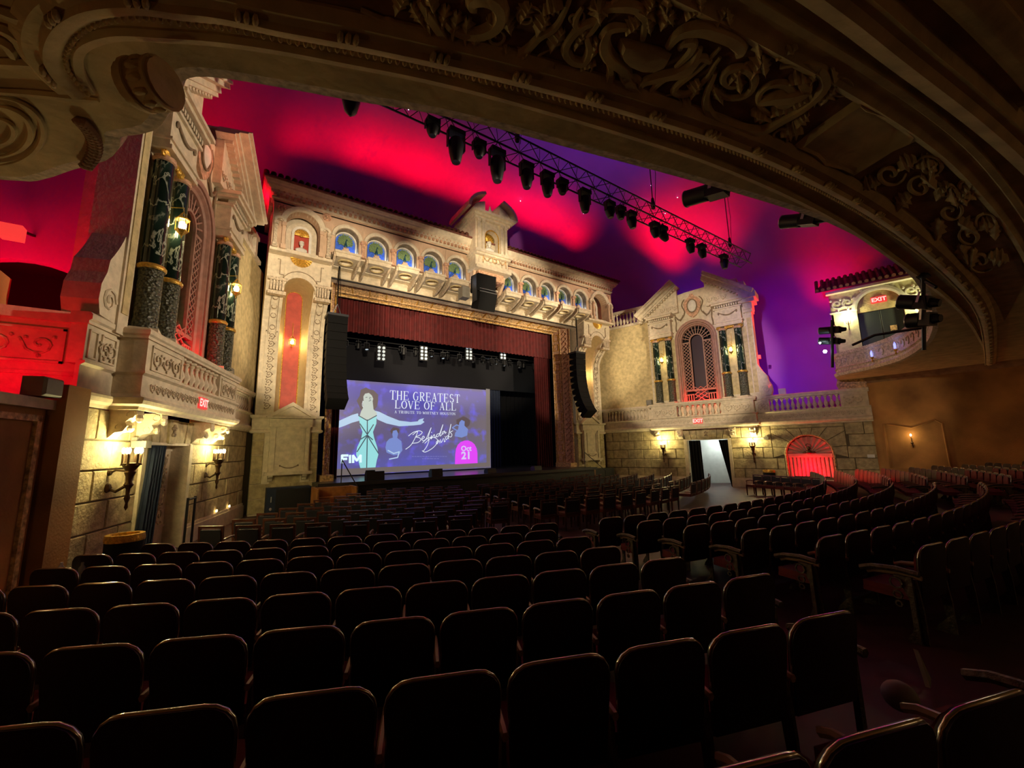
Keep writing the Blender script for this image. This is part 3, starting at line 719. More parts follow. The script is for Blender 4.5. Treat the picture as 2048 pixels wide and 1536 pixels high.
        m.box(mid-hw,mid+hw,0,.46,8.82,8.92).box(mid-hw,mid+hw,0,.42,8.92,9.02).box(mid-hw-.04,mid+hw+.04,0,.47,9.02,9.08).box(mid-hw+.02,mid+hw-.02,0,.40,9.08,9.8)
        m.box(mid-hw-.05,mid+hw+.05,0,.47,9.8,9.88); obj('block',m,K['cream'],e)
        m=M(T)
        for k in range(11): m.box(mid-hw+.02+k*(2*hw-.02)/11,mid-hw+.02+k*(2*hw-.02)/11+.075,.3,.5,9.90,10.02)
        obj('dentil_row',m,K['cream'],e,kind='stuff')
        m=M(T).box(mid-hw-.1,mid+hw+.1,0,.6,10.04,10.14).box(mid-hw-.16,mid+hw+.16,0,.68,10.14,10.24); obj('cornice',m,K['cream'],e)
        m=M(T); g_=[(mid-.45+.9*i/12,.43,9.62-.20*sin(PI*i/12)) for i in range(13)]
        m.tube(g_,[.022+.02*sin(PI*i/12) for i in range(13)],6)
        for q in (0,12): m.ell((g_[q][0],.43,9.56),(.05,.03,.09),6,4)
        obj('garland',m,K['brownrel'],e,smooth=True)
    # broken pediment, two raking pieces
    for sg,nn in ((1,'stage-side'),(-1,'seat-side')):
        aO=wc+sg*3.18; aI=wc+sg*.80; zO,zI=10.30,12.0
        pd=thing('pediment',T(wc+sg*2,.3,10.2),'cream raking half of the broken pediment, %s, %s bay'%(nn,side),'pediment')
        def rk(off0,off1,o1,name,mt=K['cream']):
            dx,dz=(aI-aO),(zI-zO); L_=math.hypot(dx,dz); nx,nz=-dz/L_*sg*-1,abs(dx)/L_
            nx=-(dz)/L_*(1 if dx>0 else -1); nz=abs(dx)/L_
            q=[(aO+nx*off0,zO+nz*off0),(aI+nx*off0,zI+nz*off0),(aI+nx*off1,zI+nz*off1),(aO+nx*off1,zO+nz*off1)]
            return obj(name,M(T).prism(q,-.7 if name=='top_moulding' else 0,o1),mt,pd)
        rk(-.22,-.12,.50,'lower_moulding'); rk(-.12,.02,.58,'corona'); rk(.02,.14,.80,'top_moulding'); rk(.14,.22,.88,'cap_moulding')
        m=M(T); n=15
        for k in range(n):
            t=(k+.5)/n; x=aO+(aI-aO)*t; z=zO+(zI-zO)*t-.30; m.box(x-.05,x+.05,.2,.42,z-.05,z+.06)
        obj('dentil_row',m,K['cream'],pd,kind='stuff')
        m=M(T).prism([(aO-sg*.2,10.24),(aI,10.24),(aI,11.65),(aO-sg*.2,10.30)],0,.22); obj('tympanum',m,K['cream'],pd)
        relief('tympanum_carving',T,min(aI,aI+sg*1.1),max(aI,aI+sg*1.1),10.4,10.75,.24,K['cream2'],pd,.018)
    # cartouche
    ct=thing('cartouche',T(wc,.1,9.9),'oval white shield in brown scrolled frame above the %s lattice window'%side,'cartouche')
    m=M(T); N=20; oval=[(wc+.24*cos(2*PI*k/N),10.5+.36*sin(2*PI*k/N)) for k in range(N)]
    m.add([(a,.10,c) for a,c in oval]+[(wc+(a-wc)*.6,.18,10.5+(c-10.5)*.6) for a,c in oval]+[(wc,.2,10.5)],[(i,(i+1)%N,N+(i+1)%N,N+i) for i in range(N)]+[(N+i,N+(i+1)%N,2*N) for i in range(N)]); obj('oval_shield',m,K['white'],ct,smooth=True)
    fr_=[(0,-.72),(.18,-.62),(.34,-.42),(.46,-.1),(.5,.2),(.42,.36),(.3,.5),(.16,.58),(.08,.75),(-.08,.75),(-.16,.58),(-.3,.5),(-.42,.36),(-.5,.2),(-.46,-.1),(-.34,-.42),(-.18,-.62)]
    m=M(T).prism([(wc+a,10.5+c) for a,c in fr_],0,.09); obj('frame',m,K['terra'],ct)
    m=M(T).tube([(wc+.27*cos(2*PI*k/20),.12,10.5+.4*sin(2*PI*k/20)) for k in range(20)],.035,6,closed=True); obj('oval_rim',m,K['brownrel'],ct,smooth=True)
    for sg in (-1,1):
        m=M(T); m.tube([(wc+sg*(.42+.03*t+.12*sin(t*.9)),.06,11.0-.16*t) for t in range(9)],.035,5)
        m.tube([(wc+sg*(.55+.05*t),.05,10.05-.25*sin(PI*t/9)) for t in range(10)],.04,5); m.tube([(wc+sg*(1.02+.02*sin(t)),.05,10.2-.12*t) for t in range(10)],.035,5)
        obj('ribbon_scroll',m,K['brownrel'],ct,smooth=True)
    # buttress with volute, and end drum of the attic
    bt=thing('buttress',T(-4.05,0,4.8),'cream scroll-footed buttress closing the seat end of the %s bay'%side,'buttress')
    obj('pier',M(T).box(-3.84,-4.16,-.45,.16,4.6,9.4),K['cream'],bt); obj('pier_panel',M(T).box(-3.9,-4.1,.16,.18,5.0,9.1),K['stucco'],bt)
    obj('cap',M(T).box(-3.78,-4.22,-.5,.24,9.4,9.55).box(-3.7,-4.4,-.5,.5,9.9,10.1).box(-3.8,-4.25,-.5,.3,9.55,9.9).box(-3.7,-4.5,-.5,.62,10.1,10.45),K['cream'],bt)
    pts=[(-4.16,6.5)]+[(-4.16-.05*k-.012*k*k*.35,6.5-.13*k) for k in range(1,6)]+[(-4.55,5.6),(-4.66,5.35),(-4.68,5.05),(-4.6,4.8),(-4.16,4.76)]
    obj('scroll_foot',M(T).prism(pts,-.4,.12),K['cream'],bt)
    obj('volute',M(T).tube([(-4.40+.2*(1-t/16)*cos(t*.8),.13,5.12+.24*(1-t/16)*sin(t*.8)) for t in range(15)],.024,5),K['cream'],bt,smooth=True)
    m=M(T).box(-2.0,-3.6,-.7,.05,11.3,11.55);
    obj('attic_course',m,K['cream'],bt)
    # lanterns between the columns
    for s,nn in ((.74,'nearest the stage'),(-3.04,'farthest from the stage')):
        x,y,z=T(s,.52,7.42); c=thing('wall_lantern',T(s,.2,7.2),'lit gilt lantern between dark columns, %s on the %s bay'%(nn,side),'lamp')
        m=M(); 
        for k in range(6):
            a=PI/3*k; m.tube([(x+.12*cos(a),y+.12*sin(a),7.3),(x+.12*cos(a),y+.12*sin(a),7.55),(x+.03*cos(a),y+.03*sin(a),7.72)],.009,4)
        m.lathe([(.13,7.55),(.14,7.57),(.12,7.59)],x,y,6).lathe([(.12,7.28),(.13,7.3),(.02,7.18),(.0,7.1)],x,y,6); m.tube([T(s,.05,7.8),(x,y,7.85),(x,y,7.72)],.012,4); m.tube([T(s,.02,8.45),T(s,.05,7.8)],.01,4)
        obj('cage',m,K['gold'],c); obj('glow',M().ell((x,y,7.42),(.075,.075,.11),8,6),K['flame'],c,smooth=True)
        lamp('POINT',(x,y,7.42),60,(1,.88,.45),.11,name='lantern_light')
    # torch sconces beside the doorway
    for s,nn in ((1.14,'nearest the stage'),(-3.52,'farthest from the stage')):
        c=thing('torch_sconce',T(s,.2,1.5),'bronze torch sconce with lit candles, %s beside the %s door'%(nn,side),'lamp')
        x,y,_=T(s,.34,0)
        obj('torch_stem',M().lathe([(.0,1.32),(.03,1.38),(.02,1.46),(.05,1.55),(.03,1.62),(.035,1.72),(.08,1.80),(.05,1.85),(.06,1.95),(.09,2.03),(.07,2.06),(.12,2.14),(.15,2.2),(.10,2.21)],x,y,10),K['bronze'],c,smooth=True)
        m=M(); m.tube([T(s,.02,1.75),T(s,.15,1.68),T(s,.3,1.78)],.028,5); m.tube([T(s,.02,2.02),T(s,.12,2.08),T(s,.3,2.05)],.02,5); m.ell(T(s,.02,1.75),(.07,.07,.09),6,4); m.ell(T(s,.02,2.03),(.05,.05,.06),6,4)
        obj('wall_arm',m,K['bronze'],c,smooth=True)
        for k in range(6):
            a=PI/3*k+.3; cx_,cy_=x+.13*cos(a),y+.13*sin(a)
            cd=obj('candle',M().lathe([(.03,2.16),(.02,2.2),(.02,2.22),(.022,2.36),(.018,2.38)],cx_,cy_,6),K['bronze'],c)
            f_=obj('flame_bulb',M().ell((cx_,cy_,2.44),(.028,.028,.06),6,5),K['flame'],cd,smooth=True)
        lamp('POINT',(T(s,.42,0)[0],T(s,.42,0)[1],2.54),115,(1,.84,.36),.12,name='sconce_light')
    # exit sign on the ledge frieze
    ex=thing('exit_sign',T(-1.0,.52,3.55),'red lit exit sign on the %s ledge frieze above the doorway'%side,'sign')
    obj('sign_box',M(T).box(-.76,-1.24,.46,.56,3.5,3.78),K['exitred'],ex)
    letters('EXIT',T,(-1.0,.565,3.56),.19,sd,ex,K['exitlet'])
    return T,wall
def m2(T,path,prof):
    """horizontal sweep whose 'out' is the room side of the wall frame"""
    # path runs from +s to -s; left normal of (-s) direction is -o, so flip
    return M(T).sweep(path,[(-a,b) for a,b in prof])
def text_mesh(body,size,bold=0.0,ext=0.0,align='CENTER'):
    cu=bpy.data.curves.new('t','FONT'); cu.body=body; cu.size=size; cu.align_x=align; cu.offset=bold; cu.extrude=ext; cu.resolution_u=3
    o=bpy.data.objects.new('t',cu); C.objects.link(o); bpy.context.view_layer.update()
    me=bpy.data.meshes.new_from_object(o.evaluated_get(bpy.context.evaluated_depsgraph_get())); C.objects.unlink(o); bpy.data.objects.remove(o); return me
def letters(body,T,at,h,sd,par,mt,name='lettering',bold=.008,sx=1.0):
    me=text_mesh(body,h/.72,bold); m=M()
    for v in me.vertices:
        m.v.append(T(at[0]-v.co.x*sd*sx,at[1],at[2]+v.co.y))
    m.f=[list(p.vertices) for p in me.polygons]
    me2=mkmesh(name,m,mt,False,tuple(par['_o']),False); o=bpy.data.objects.new(name,me2); C.objects.link(o); o.parent=par; o['_o']=par['_o']; return o
TR,wallR=build_side(1)
TL,wallL=build_side(-1)
# ------------------------------------------------------------------ proscenium front
def tower_profile(): # (y, z) of the front face of the towers
    return [(1.93,.0),(1.93,7.2),(1.88,7.8),(1.72,8.15),(1.45,8.45),(1.15,8.75),(.95,9.1),(.86,9.45),(.82,10.3)]
def arch_unit(par,cx,w,yf,zs,r,ztop,zbot,name='arch_wall',depth=.45):
    """wall piece with an arched opening; front at yf"""
    q=[(cx-w/2,zbot),(cx-w/2,ztop),(cx+w/2,ztop),(cx+w/2,zbot)]+[(cx+r,zbot),(cx+r,zs)]+arc(cx,zs,r,0,180,12)[1:-1]+[(cx-r,zs),(cx-r,zbot)]
    return M().prism(q,yf,yf+depth)
def bust(x,y,z,par,sc=1.0):
    m=M(); S=sc
    m.lathe([(.0,0),(.15*S,.0),(.13*S,.04*S),(.07*S,.08*S),(.09*S,.13*S)],x,y,12,c0=z)
    o=obj('plinth',m,K['white'],par,smooth=True)
    m=M().ell((x,y,z+.25*S),(.19*S,.11*S,.14*S),12,8); m.ell((x-.13*S,y,z+.27*S),(.09*S,.08*S,.08*S),8,6); m.ell((x+.13*S,y,z+.27*S),(.09*S,.08*S,.08*S),8,6)
    m.lathe([(.075*S,.30*S),(.05*S,.38*S),(.055*S,.46*S)],x,y,10,c0=z); obj('shoulders',m,K['white'],par,smooth=True)
    m=M().ell((x,y-.01,z+.53*S),(.075*S,.09*S,.11*S),12,8); m.ell((x,y-.10*S,z+.52*S),(.015*S,.03*S,.03*S),6,4); m.ell((x,y-.085*S,z+.46*S),(.035*S,.02*S,.012*S),6,4)
    for e in (-1,1): m.ell((x+e*.03*S,y-.088*S,z+.555*S),(.016*S,.012*S,.008*S),6,4); m.ell((x+e*.078*S,y,z+.53*S),(.012*S,.02*S,.03*S),6,4)
    obj('head',m,K['white'],par,smooth=True)
    m=M()
    for k in range(16):
        a=2*PI*k/16; m.ell((x+.06*S*cos(a),y+.02+.07*S*sin(a),z+(.60+.02*(k%2))*S),(.03*S,.03*S,.04*S),6,4)
    obj('hair',m,K['white'],par,smooth=True)
def shell(x,y,z,r,par,up=True,mt=K['gold'],name='shell'):
    m=M(); n=11
    for k in range(n):
        a=PI*(k+.5)/n; s_=1 if up else -1
        m.tube([(x+.04*cos(a),y,z+s_*.04*sin(a)),(x+r*.6*cos(a),y-.05,z+s_*r*.6*sin(a)),(x+r*.95*cos(a),y-.02,z+s_*r*.95*sin(a))],[.02,r*.11,r*.14],6)
    m.ell((x,y-.05,z),(.06,.05,.05),8,5)
    return obj(name,m,mt,par,smooth=True)
pro=thing('wall_proscenium',(0,2,0),kind='structure')
# structural body behind everything
m=M().box(-9.75,-7.42,2.6,3.4,0,10.4).box(7.42,9.75,2.6,3.4,0,10.4).box(-9.75,9.75,1.7,3.4,10.38,12.95).box(-9.9,9.9,.95,3.4,12.3,12.95)
obj('core',m,K['cream'],pro)
for sd in (-1,1):
    T=XT(sd); side='right' if sd>0 else 'left'
    tw=thing('proscenium_tower',(sd*8.6,2,0),'cream %s proscenium tower with red niche, carved strips and pedimented plaque'%side,'tower')
    pf=tower_profile()
    # inner/outer piers following the curved profile, leaving the tall niche between them
    def pier(a0,a1,name,mt,dy=0,z0=0,z1=99):
        q=[(y+dy,z) for y,z in pf if z0<=z<=z1]
        if z0>0: q=[(1.93+dy,z0)]+q
        if z1<99 and q[-1][1]<z1:
            q.append((pf[[i for i,p in enumerate(pf) if p[1]>=z1][0]][0]+dy,z1))
        poly=q+[(2.75,q[-1][1]),(2.75,q[0][1])]
        return obj(name,M(T).side(poly,a0,a1),mt,tw)
    pier(7.44,8.06,'inner_pier',K['cream']); pier(9.14,9.78,'outer_pier',K['cream'])
    # lower block joined below plaque
    m=M(T).box(8.06,9.14,1.93,2.75,0,3.85); obj('base_field',m,K['stone'],tw)
    m=M(T)
    zs=[.06,.62,1.18,1.74,2.3,2.86,3.18]
    for i in range(6):
        for a0,a1 in ((7.44,7.72),(9.4,9.8)) if i>=2 else ((7.44,8.4),(8.42,9.8)):
            b_=M(T).box(a0+.01,a1-.01,1.95,1.87,zs[i]+.012,zs[i+1]-.012,ch=.012); obj('stone_block',b_,K['stone'],tw)
    # pedestal course at z 3.2-3.85
    m=M(T).sweep([(7.36,2.3),(7.36,1.86),(9.86,1.86),(9.86,2.3)][::1],[(0,3.15),(-.06,3.2),(-.06,3.26),(-.0,3.3),(0,3.72),(-.08,3.78),(-.08,3.86),(0.3,3.86),(.3,3.15)]) ; obj('pedestal_course',m,K['cream'],tw)
    # plaque
    pq=obj('plaque_frame',M(T).box(7.78,9.22,1.9,1.74,1.62,3.4).box(7.72,9.28,1.9,1.66,3.4,3.72).box(7.66,9.34,1.9,1.62,1.5,1.62),K['cream'],tw)
    m=M(T); frame_rect_y(m,7.98,9.02,1.9,3.32,1.74,.05,-.04); frame_rect_y(m,8.10,8.90,2.0,3.22,1.74,.03,-.03); obj('plaque_moulding',m,K['cream'],pq)
    for a_ in (7.82,9.04): obj('plaque_pilaster',M(T).box(a_,a_+.14,1.74,1.68,1.65,3.36),K['cream'],pq)
    m=M(T); g_=[(8.5+(-.32+.64*i/10),1.72,1.86-.10*sin(PI*i/10)) for i in range(11)]; m.tube(g_,.02,5); m.ell(g_[0],(.03,.02,.04),6,4).ell(g_[-1],(.03,.02,.04),6,4); obj('festoon',m,K['brownrel'],pq)
    for a in (7.85,9.05): obj('sill_bracket',M(T).side([(1.9,1.5),(1.64,1.5),(1.66,1.42),(1.78,1.36),(1.82,1.28),(1.9,1.26)],a,a+.16),K['cream'],pq)
    m=M(T).prism([(7.62,3.74),(9.38,3.74),(9.38,3.80),(7.62,3.80)],1.9,1.56); m.prism([(7.8,3.8),(9.2,3.8),(8.5,4.26)],1.9,1.7)
    for sg in (-1,1): m.prism([(8.5+sg*.92,3.8),(8.5+sg*.70,3.8),(8.5,4.24),(8.5,4.40)],1.9,1.58)
    obj('pediment',m,K['cream'],pq)
    # carved strips
    for a0,a1 in ((7.54,7.94),(9.2,9.62)):
        m=M(T); frame_rect_y(m,a0,a1,4.05,7.35,1.93,.04,-.04); m.box(a0,a1,1.93,1.92,4.05,7.35); obj('strip_frame',m,K['cream'],tw)
        relief('strip_carving',T,a0+.06,a1-.06,4.1,7.3,1.91,K['brownrel'],tw,.018,n=10,vert=True)
        # upper strip following the bend
        m=M(T)
        for i in range(1,5):
            y0,z0=pf[i];y1,z1=pf[i+1]
            for sx in (a0+.07,a1-.07): m.tube([(sx,y0-.02,z0),(sx,y1-.02,z1)],.014,4)
            m.tube([((a0+a1)/2+.1*cos(t),(y0+y1)/2-.03+.0,(z0+z1)/2+.1*sin(t)) for t in [k*.8 for k in range(8)]],.016,4,closed=True)
        obj('strip_carving',m,K['brownrel'],tw)
        m=M(T)
        for k in range(5): x=a0-.05+(a1-a0+.1)*(k+.5)/5; m.box(x-.035,x+.035,.95,.80,8.75,9.15)
        m.box(a0-.14,a1+.12,.98,.76,9.15,9.27).box(a0-.12,a1+.10,1.15,.86,8.6,8.74); obj('capital',m,K['cream2'],tw)
    # tall niche: yellow coved reveal and red panel
    q=[(8.28,4.2),(8.28,9.1)]+arc(8.6,9.1,.32,180,0,10)[1:-1]+[(8.92,9.1),(8.92,4.2)]
    obj('red_panel',M(T).prism(q,2.62,2.58),K['rednic'],tw)
    obj('gilt_edge',M(T).tube([(a,2.57,c) for a,c in q],.022,5),K['gold'],tw,smooth=True)
    vs_=[];fs=[]
    inn=[(8.28,4.0),(8.28,6),(8.28,7.6),(8.28,8.3),(8.28,9.1)]+arc(8.6,9.1,.32,180,0,10)[1:-1]+[(8.92,9.1),(8.92,8.3),(8.92,7.6),(8.92,6),(8.92,4.0)]
    o2=[(8.02,4.0),(8.02,6),(8.02,7.6),(8.02,8.3),(8.02,8.85)]+arc(8.6,8.85,.58,180,0,10)[1:-1]+[(9.18,8.85),(9.18,8.3),(9.18,7.6),(9.18,6),(9.18,4.0)]
    def yf(z):
        for i in range(len(pf)-1):
            if pf[i][1]<=z<=pf[i+1][1]:
                t=(z-pf[i][1])/(pf[i+1][1]-pf[i][1]); return pf[i][0]+(pf[i+1][0]-pf[i][0])*t
        return .82
    n=len(inn)
    for (a,c) in inn: vs_.append((a,2.6,c))
    for (a,c),(a2,c2) in zip(inn,o2): vs_.append(((a+a2)/2-(.03 if a<8.6 else -.03),(2.6+yf(c2))/2+.12,(c+c2)/2))
    for (a,c) in o2: vs_.append((a,yf(c),c))
    for L_ in (0,1):
        for i in range(n-1): fs.append((L_*n+i,L_*n+i+1,(L_+1)*n+i+1,(L_+1)*n+i))
    obj('coved_reveal',M(T).add(vs_,fs),mat('niche_yellow',(.52,.42,.22),.7,var=.05) if 'ny' not in K else K['ny'],tw,smooth=True)
    # spandrel panel above the niche
    q=[(8.02,8.85)]+arc(8.6,8.85,.58,180,0,12)[1:-1]+[(9.18,8.85),(9.18,10.3),(8.02,10.3)]
    obj('spandrel',M(T).prism(q,.95,.82),K['cream'],tw)
    m=M(T).tube([(7.75,.81,10.05),(7.85,.81,10.05),(7.85,.81,9.42),(8.0,.81,9.42)]+[(a,.81,c) for a,c in arc(8.6,9.0,.68,160,20,10)]+[(9.2,.81,9.42),(9.35,.81,9.42),(9.35,.81,10.05),(9.45,.81,10.05)],.018,4); obj('panel_line',m,K['brownrel'],tw)
    # lantern in the niche
    c=thing('niche_lantern',(sd*8.6,2.4,6.9),'small lit lantern hanging in the red niche of the %s proscenium tower'%side,'lamp')
    m=M()
    for k in range(6):
        a=PI/3*k; m.tube([(sd*8.6+.11*cos(a),2.4+.11*sin(a),6.98),(sd*8.6+.12*cos(a),2.4+.12*sin(a),7.2),(sd*8.6+.03*cos(a),2.4+.03*sin(a),7.36)],.008,4)
    m.tube([(sd*8.6,2.4,7.36),(sd*8.6,2.42,7.7),(sd*8.6,2.57,8.0)],.01,4); m.lathe([(.12,7.2),(.13,7.22)],sd*8.6,2.4,8).lathe([(.11,6.98),(.0,6.85)],sd*8.6,2.4,8)
    obj('cage',m,K['gold'],c); obj('glow',M().ell((sd*8.6,2.4,7.08),(.07,.07,.1),8,6),K['flame'],c,smooth=True)
    lamp('POINT',(sd*8.6,2.28,7.05),34,(1,.72,.3),.1,name='niche_lantern_light')
    # upper storey: arched bust niche between paired colonettes
    yF=.50
    m=M(T); q=[(7.56,10.3),(7.56,12.35),(9.74,12.35),(9.74,10.3),(9.28,10.3),(9.28,11.5)]+arc(8.65,11.5,.63,0,180,14)[1:-1]+[(8.02,11.5),(8.02,10.3)]
    m.prism(q,yF,yF+.5); obj('arcade_wall',m,K['tan'],tw)
    m=M(T).box(7.5,9.78,1.7,1.4,10.25,12.35).box(7.5,9.78,1.4,.4,10.22,10.34); obj('loggia_back',m,K['cream'],tw)
    ap=arc(8.65,11.5,.63,180,0,16)
    obj('arch_band',M(T).sweep(ap,[(0,yF+.3),(0,yF-.05),(.06,yF-.1),(.2,yF-.1),(.24,yF-.03),(.24,yF+.02)],horiz=False),K['cream'],tw)
    q=[(8.1,10.34),(8.1,11.5)]+arc(8.65,11.5,.55,180,0,12)[1:-1]+[(9.2,11.5),(9.2,10.34)]
    inq=[(8.9,10.5),(8.9,11.45)]+arc(8.62,11.45,.28,0,180,10)[1:-1]+[(8.34,11.45),(8.34,10.5)]
    m=M(T).prism(q+inq[::1] if False else q,1.32,1.28); obj('niche_field',m,K['cream'],tw)
    obj('niche_back',M(T).prism(inq,1.29,1.26),K['rednic'],tw)
    obj('niche_band',M(T).sweep([(8.34,10.5),(8.34,11.45)]+arc(8.62,11.45,.28,180,0,10)[1:-1]+[(8.9,11.45),(8.9,10.5)],[(0,1.28),(0,1.1),(.1,1.1),(.1,1.28)],horiz=False),K['white'],tw)
    shell(sd*8.62,1.2,11.42,.30,tw)
    shell(sd*8.62,.82,10.28,.42,tw,up=False)
    obj('niche_sill',M(T).prism([(8.1,10.34),(9.14,10.34),(9.22,10.42),(8.02,10.42)],.5,1.3),K['cream'],tw)
    b=thing('portrait_bust',(sd*8.62,.98,10.42),'white plaster bust in the arched niche of the %s proscenium tower'%side,'bust')
    bust(sd*8.62,1.0,10.42,b,1.05)
    for a in (7.68,7.96,9.34,9.62):
        m=M(T); m.box(a-.09,a+.09,yF-.20,yF+.02,10.32,10.5).box(a-.08,a+.08,yF-.18,yF+.02,11.3,11.45).box(a-.06,a+.06,yF-.14,yF,10.5,11.3); obj('colonette',m,K['tan'] if a in (7.96,9.34) else K['cream2'],tw)
    for a in (7.82,9.48): obj('colonette_arch',M(T).sweep(arc(a,11.45,.12,180,0,6),[(0,yF+.0),(0,yF-.16),(.1,yF-.16),(.1,yF)],horiz=False),K['cream'],tw)
    for a,z in ((7.78,12.22),(9.45,12.05)):
        m=M(T)
        for k in range(8): m.ell((a+.12*cos(PI/4*k),yF-.05,z+.12*sin(PI/4*k)),(.055,.035,.055),6,4)
        m.ell((a,yF-.08,z),(.06,.05,.06),6,4); m.tube([(a+.17*cos(t),yF-.03,z+.17*sin(t)) for t in [k*PI/6 for k in range(12)]],.018,4,closed=True)
        obj('rosette',m,K['terra'],tw,smooth=True)
# ---- peacock arcade
XS=(1.62,2.94,4.27,5.60,6.93)
ordn=('innermost','second from the centre','middle one','fourth from the centre','outermost')
for sd in (-1,1):
    T=XT(sd); side='right' if sd>0 else 'left'
    for ix,cx in enumerate(XS):
        pn=thing('peacock_arch',(sd*cx,.6,10.3),'green peacock arch on blue, %s on the arcade\'s %s half'%(ordn[ix],side),'arch','peacock arches over the stage')
        w=1.33; r=.50; zs_=11.47; yF=.50
        a0,a1=cx-w/2,cx+w/2
        if ix==4: a1=7.56
        if ix==0: a0=.95
        q=[(a0,10.72),(a0,12.35),(a1,12.35),(a1,10.72),(cx+r,10.72),(cx+r,zs_)]+arc(cx,zs_,r,0,180,12)[1:-1]+[(cx-r,zs_),(cx-r,10.72)]
        obj('arch_wall',M(T).prism(q,yF,yF+.35),K['tan'],pn)
        obj('arch_band',M(T).sweep(arc(cx,zs_,r,180,0,14),[(0,yF+.1),(0,yF-.04),(.04,yF-.08),(.13,yF-.08),(.16,yF-.02),(.16,yF+.02)],horiz=False),K['cream'],pn)
        obj('intrados',M(T).sweep([(cx-r,10.75),(cx-r,zs_)]+arc(cx,zs_,r,180,0,12)[1:-1]+[(cx+r,zs_),(cx+r,10.75)],[(0,yF),(0,.95),(-.04,.95),(-.03,yF)],horiz=False),K['brownrel'],pn)
        obj('light_reveal',M(T).sweep([(cx-.47,10.75),(cx-.47,zs_)]+arc(cx,zs_,.47,180,0,12)[1:-1]+[(cx+.47,zs_),(cx+.47,10.75)],[(0,.80),(0,.93),(-.06,.93),(-.05,.80)],horiz=False),K['white'],pn)
        obj('blue_panel',M(T).prism([(cx+.48,10.7),(cx+.48,zs_)]+arc(cx,zs_,.48,0,180,12)[1:-1]+[(cx-.48,zs_),(cx-.48,10.7)],.96,.92),K['blue'],pn)
        # peacock relief: fanned tail with scalloped edge, body, neck, head, on a perch
        m=M(T); n=13; ring=[]
        for k in range(n):
            t=-28+236*k/(n-1); rr_=.30*(1 if k%2 else .93); ring.append((cx+rr_*cos(rad(t)),11.50+rr_*sin(rad(t))*1.05))
        base=(cx,11.24)
        vs_=[(a,.87,c) for a,c in ring]+[(cx+(a-cx)*.6,.80,base[1]+(c-base[1])*.6) for a,c in ring]+[(base[0],.82,base[1])]
        fs=[(k,k+1,n+k+1,n+k) for k in range(n-1)]+[(n+k,n+k+1,2*n) for k in range(n-1)]
        m.add(vs_,fs)
        for a,c in ring: m.ell((a,.84,c),(.045,.03,.045),6,4)
        for k in range(n): 
            a,c=ring[k]; m.tube([(cx,.80,11.26),(cx+(a-cx)*.62,.785,11.24+(c-11.24)*.62),(a,.83,c)],.012,4)
        obj('fanned_tail',m,K['green'],pn,smooth=True)
        m=M(T).ell((cx,.76,11.27),(.075,.05,.11),8,6); m.tube([(cx,.74,11.34),(cx+.01,.72,11.44),(cx-.01,.70,11.51)],[.045,.026,.022],6); m.ell((cx-.02,.69,11.53),(.03,.028,.026),6,5); m.tube([(cx-.04,.69,11.53),(cx-.075,.68,11.51)],[.012,.003],4)
        obj('bird_body',m,K['teal'],pn,smooth=True)
        m=M(T).box(cx-.11,cx+.11,.66,.9,11.04,11.12).box(cx-.16,cx+.16,.66,.92,10.76,11.04); m.ell((cx-.08,.7,11.14),(.03,.03,.04),6,4).ell((cx+.08,.7,11.14),(.03,.03,.04),6,4).ell((cx,.7,11.15),(.03,.03,.04),6,4); obj('perch',m,K['tan'],pn,smooth=False)
        # colonettes
        for a in (cx-w/2+.0,) + ((cx+w/2,) if ix<4 else ()):
            if a<1.0: continue
            pass
        for a in ((a1 if ix<4 else None),):
            if a is None: continue
            m=M(T).box(a-.10,a+.10,yF-.20,yF+.05,10.7,10.86).box(a-.12,a+.12,yF-.2,yF+.05,11.36,11.48).box(a-.07,a+.07,yF-.14,yF+.03,10.86,11.36); obj('colonette',m,K['terra'],pn)
        # projecting bracket box with round coffer below each arch
        y0,y1=1.55,.12
        m=M(T)
        top=[(cx-.50,y0),(cx-.50,y1+.05),(cx+.50,y1+.05),(cx+.50,y0)]
        m.box(cx-.53,cx+.53,y1,1.3,10.62,10.72)
        m.add([(cx-.50,y1+.04,10.62),(cx+.50,y1+.04,10.62),(cx+.50,1.3,10.62),(cx-.50,1.3,10.62),(cx-.46,y1+.08,10.46),(cx+.46,y1+.08,10.46),(cx+.42,1.3,10.40),(cx-.42,1.3,10.40)],[(0,1,5,4),(1,2,6,5),(3,0,4,7)])
        # soffit plate with round hole: ring of quads
        N=16; R_=.26; cyy=.62
        sq=[]; ci=[]
        for k in range(N):
            t=2*PI*k/N+PI/4*0; dx,dy=cos(t),sin(t); f=min(.44/max(abs(dx),1e-6),.50/max(abs(dy),1e-6)); sq.append((cx+dx*f,cyy+dy*f,10.44)); ci.append((cx+dx*R_,cyy+dy*R_,10.44))
        hi=[(a,b,10.58) for a,b,_ in ci]
        m.add(sq+ci+hi,[(k,(k+1)%N,N+(k+1)%N,N+k) for k in range(N)]+[(N+k,N+(k+1)%N,2*N+(k+1)%N,2*N+k) for k in range(N)]+[list(range(2*N,3*N))])
        obj('bracket_box',m,K['cream'],pn)
        obj('coffer_ring',M(T).tube([(cx+.29*cos(2*PI*k/16),cyy+.29*sin(2*PI*k/16),10.425) for k in range(16)],.035,6,closed=True),K['stucco'],pn,smooth=True)
        for dx in (-.5,.5):
            m=M(T).side([(1.78,10.7),(y1+.12,10.7),(y1+.16,10.5),(.55,10.34),(1.2,10.14),(1.78,10.06)],cx+dx-.05,cx+dx+.05)
            obj('scroll_console',m,K['cream2'],pn)
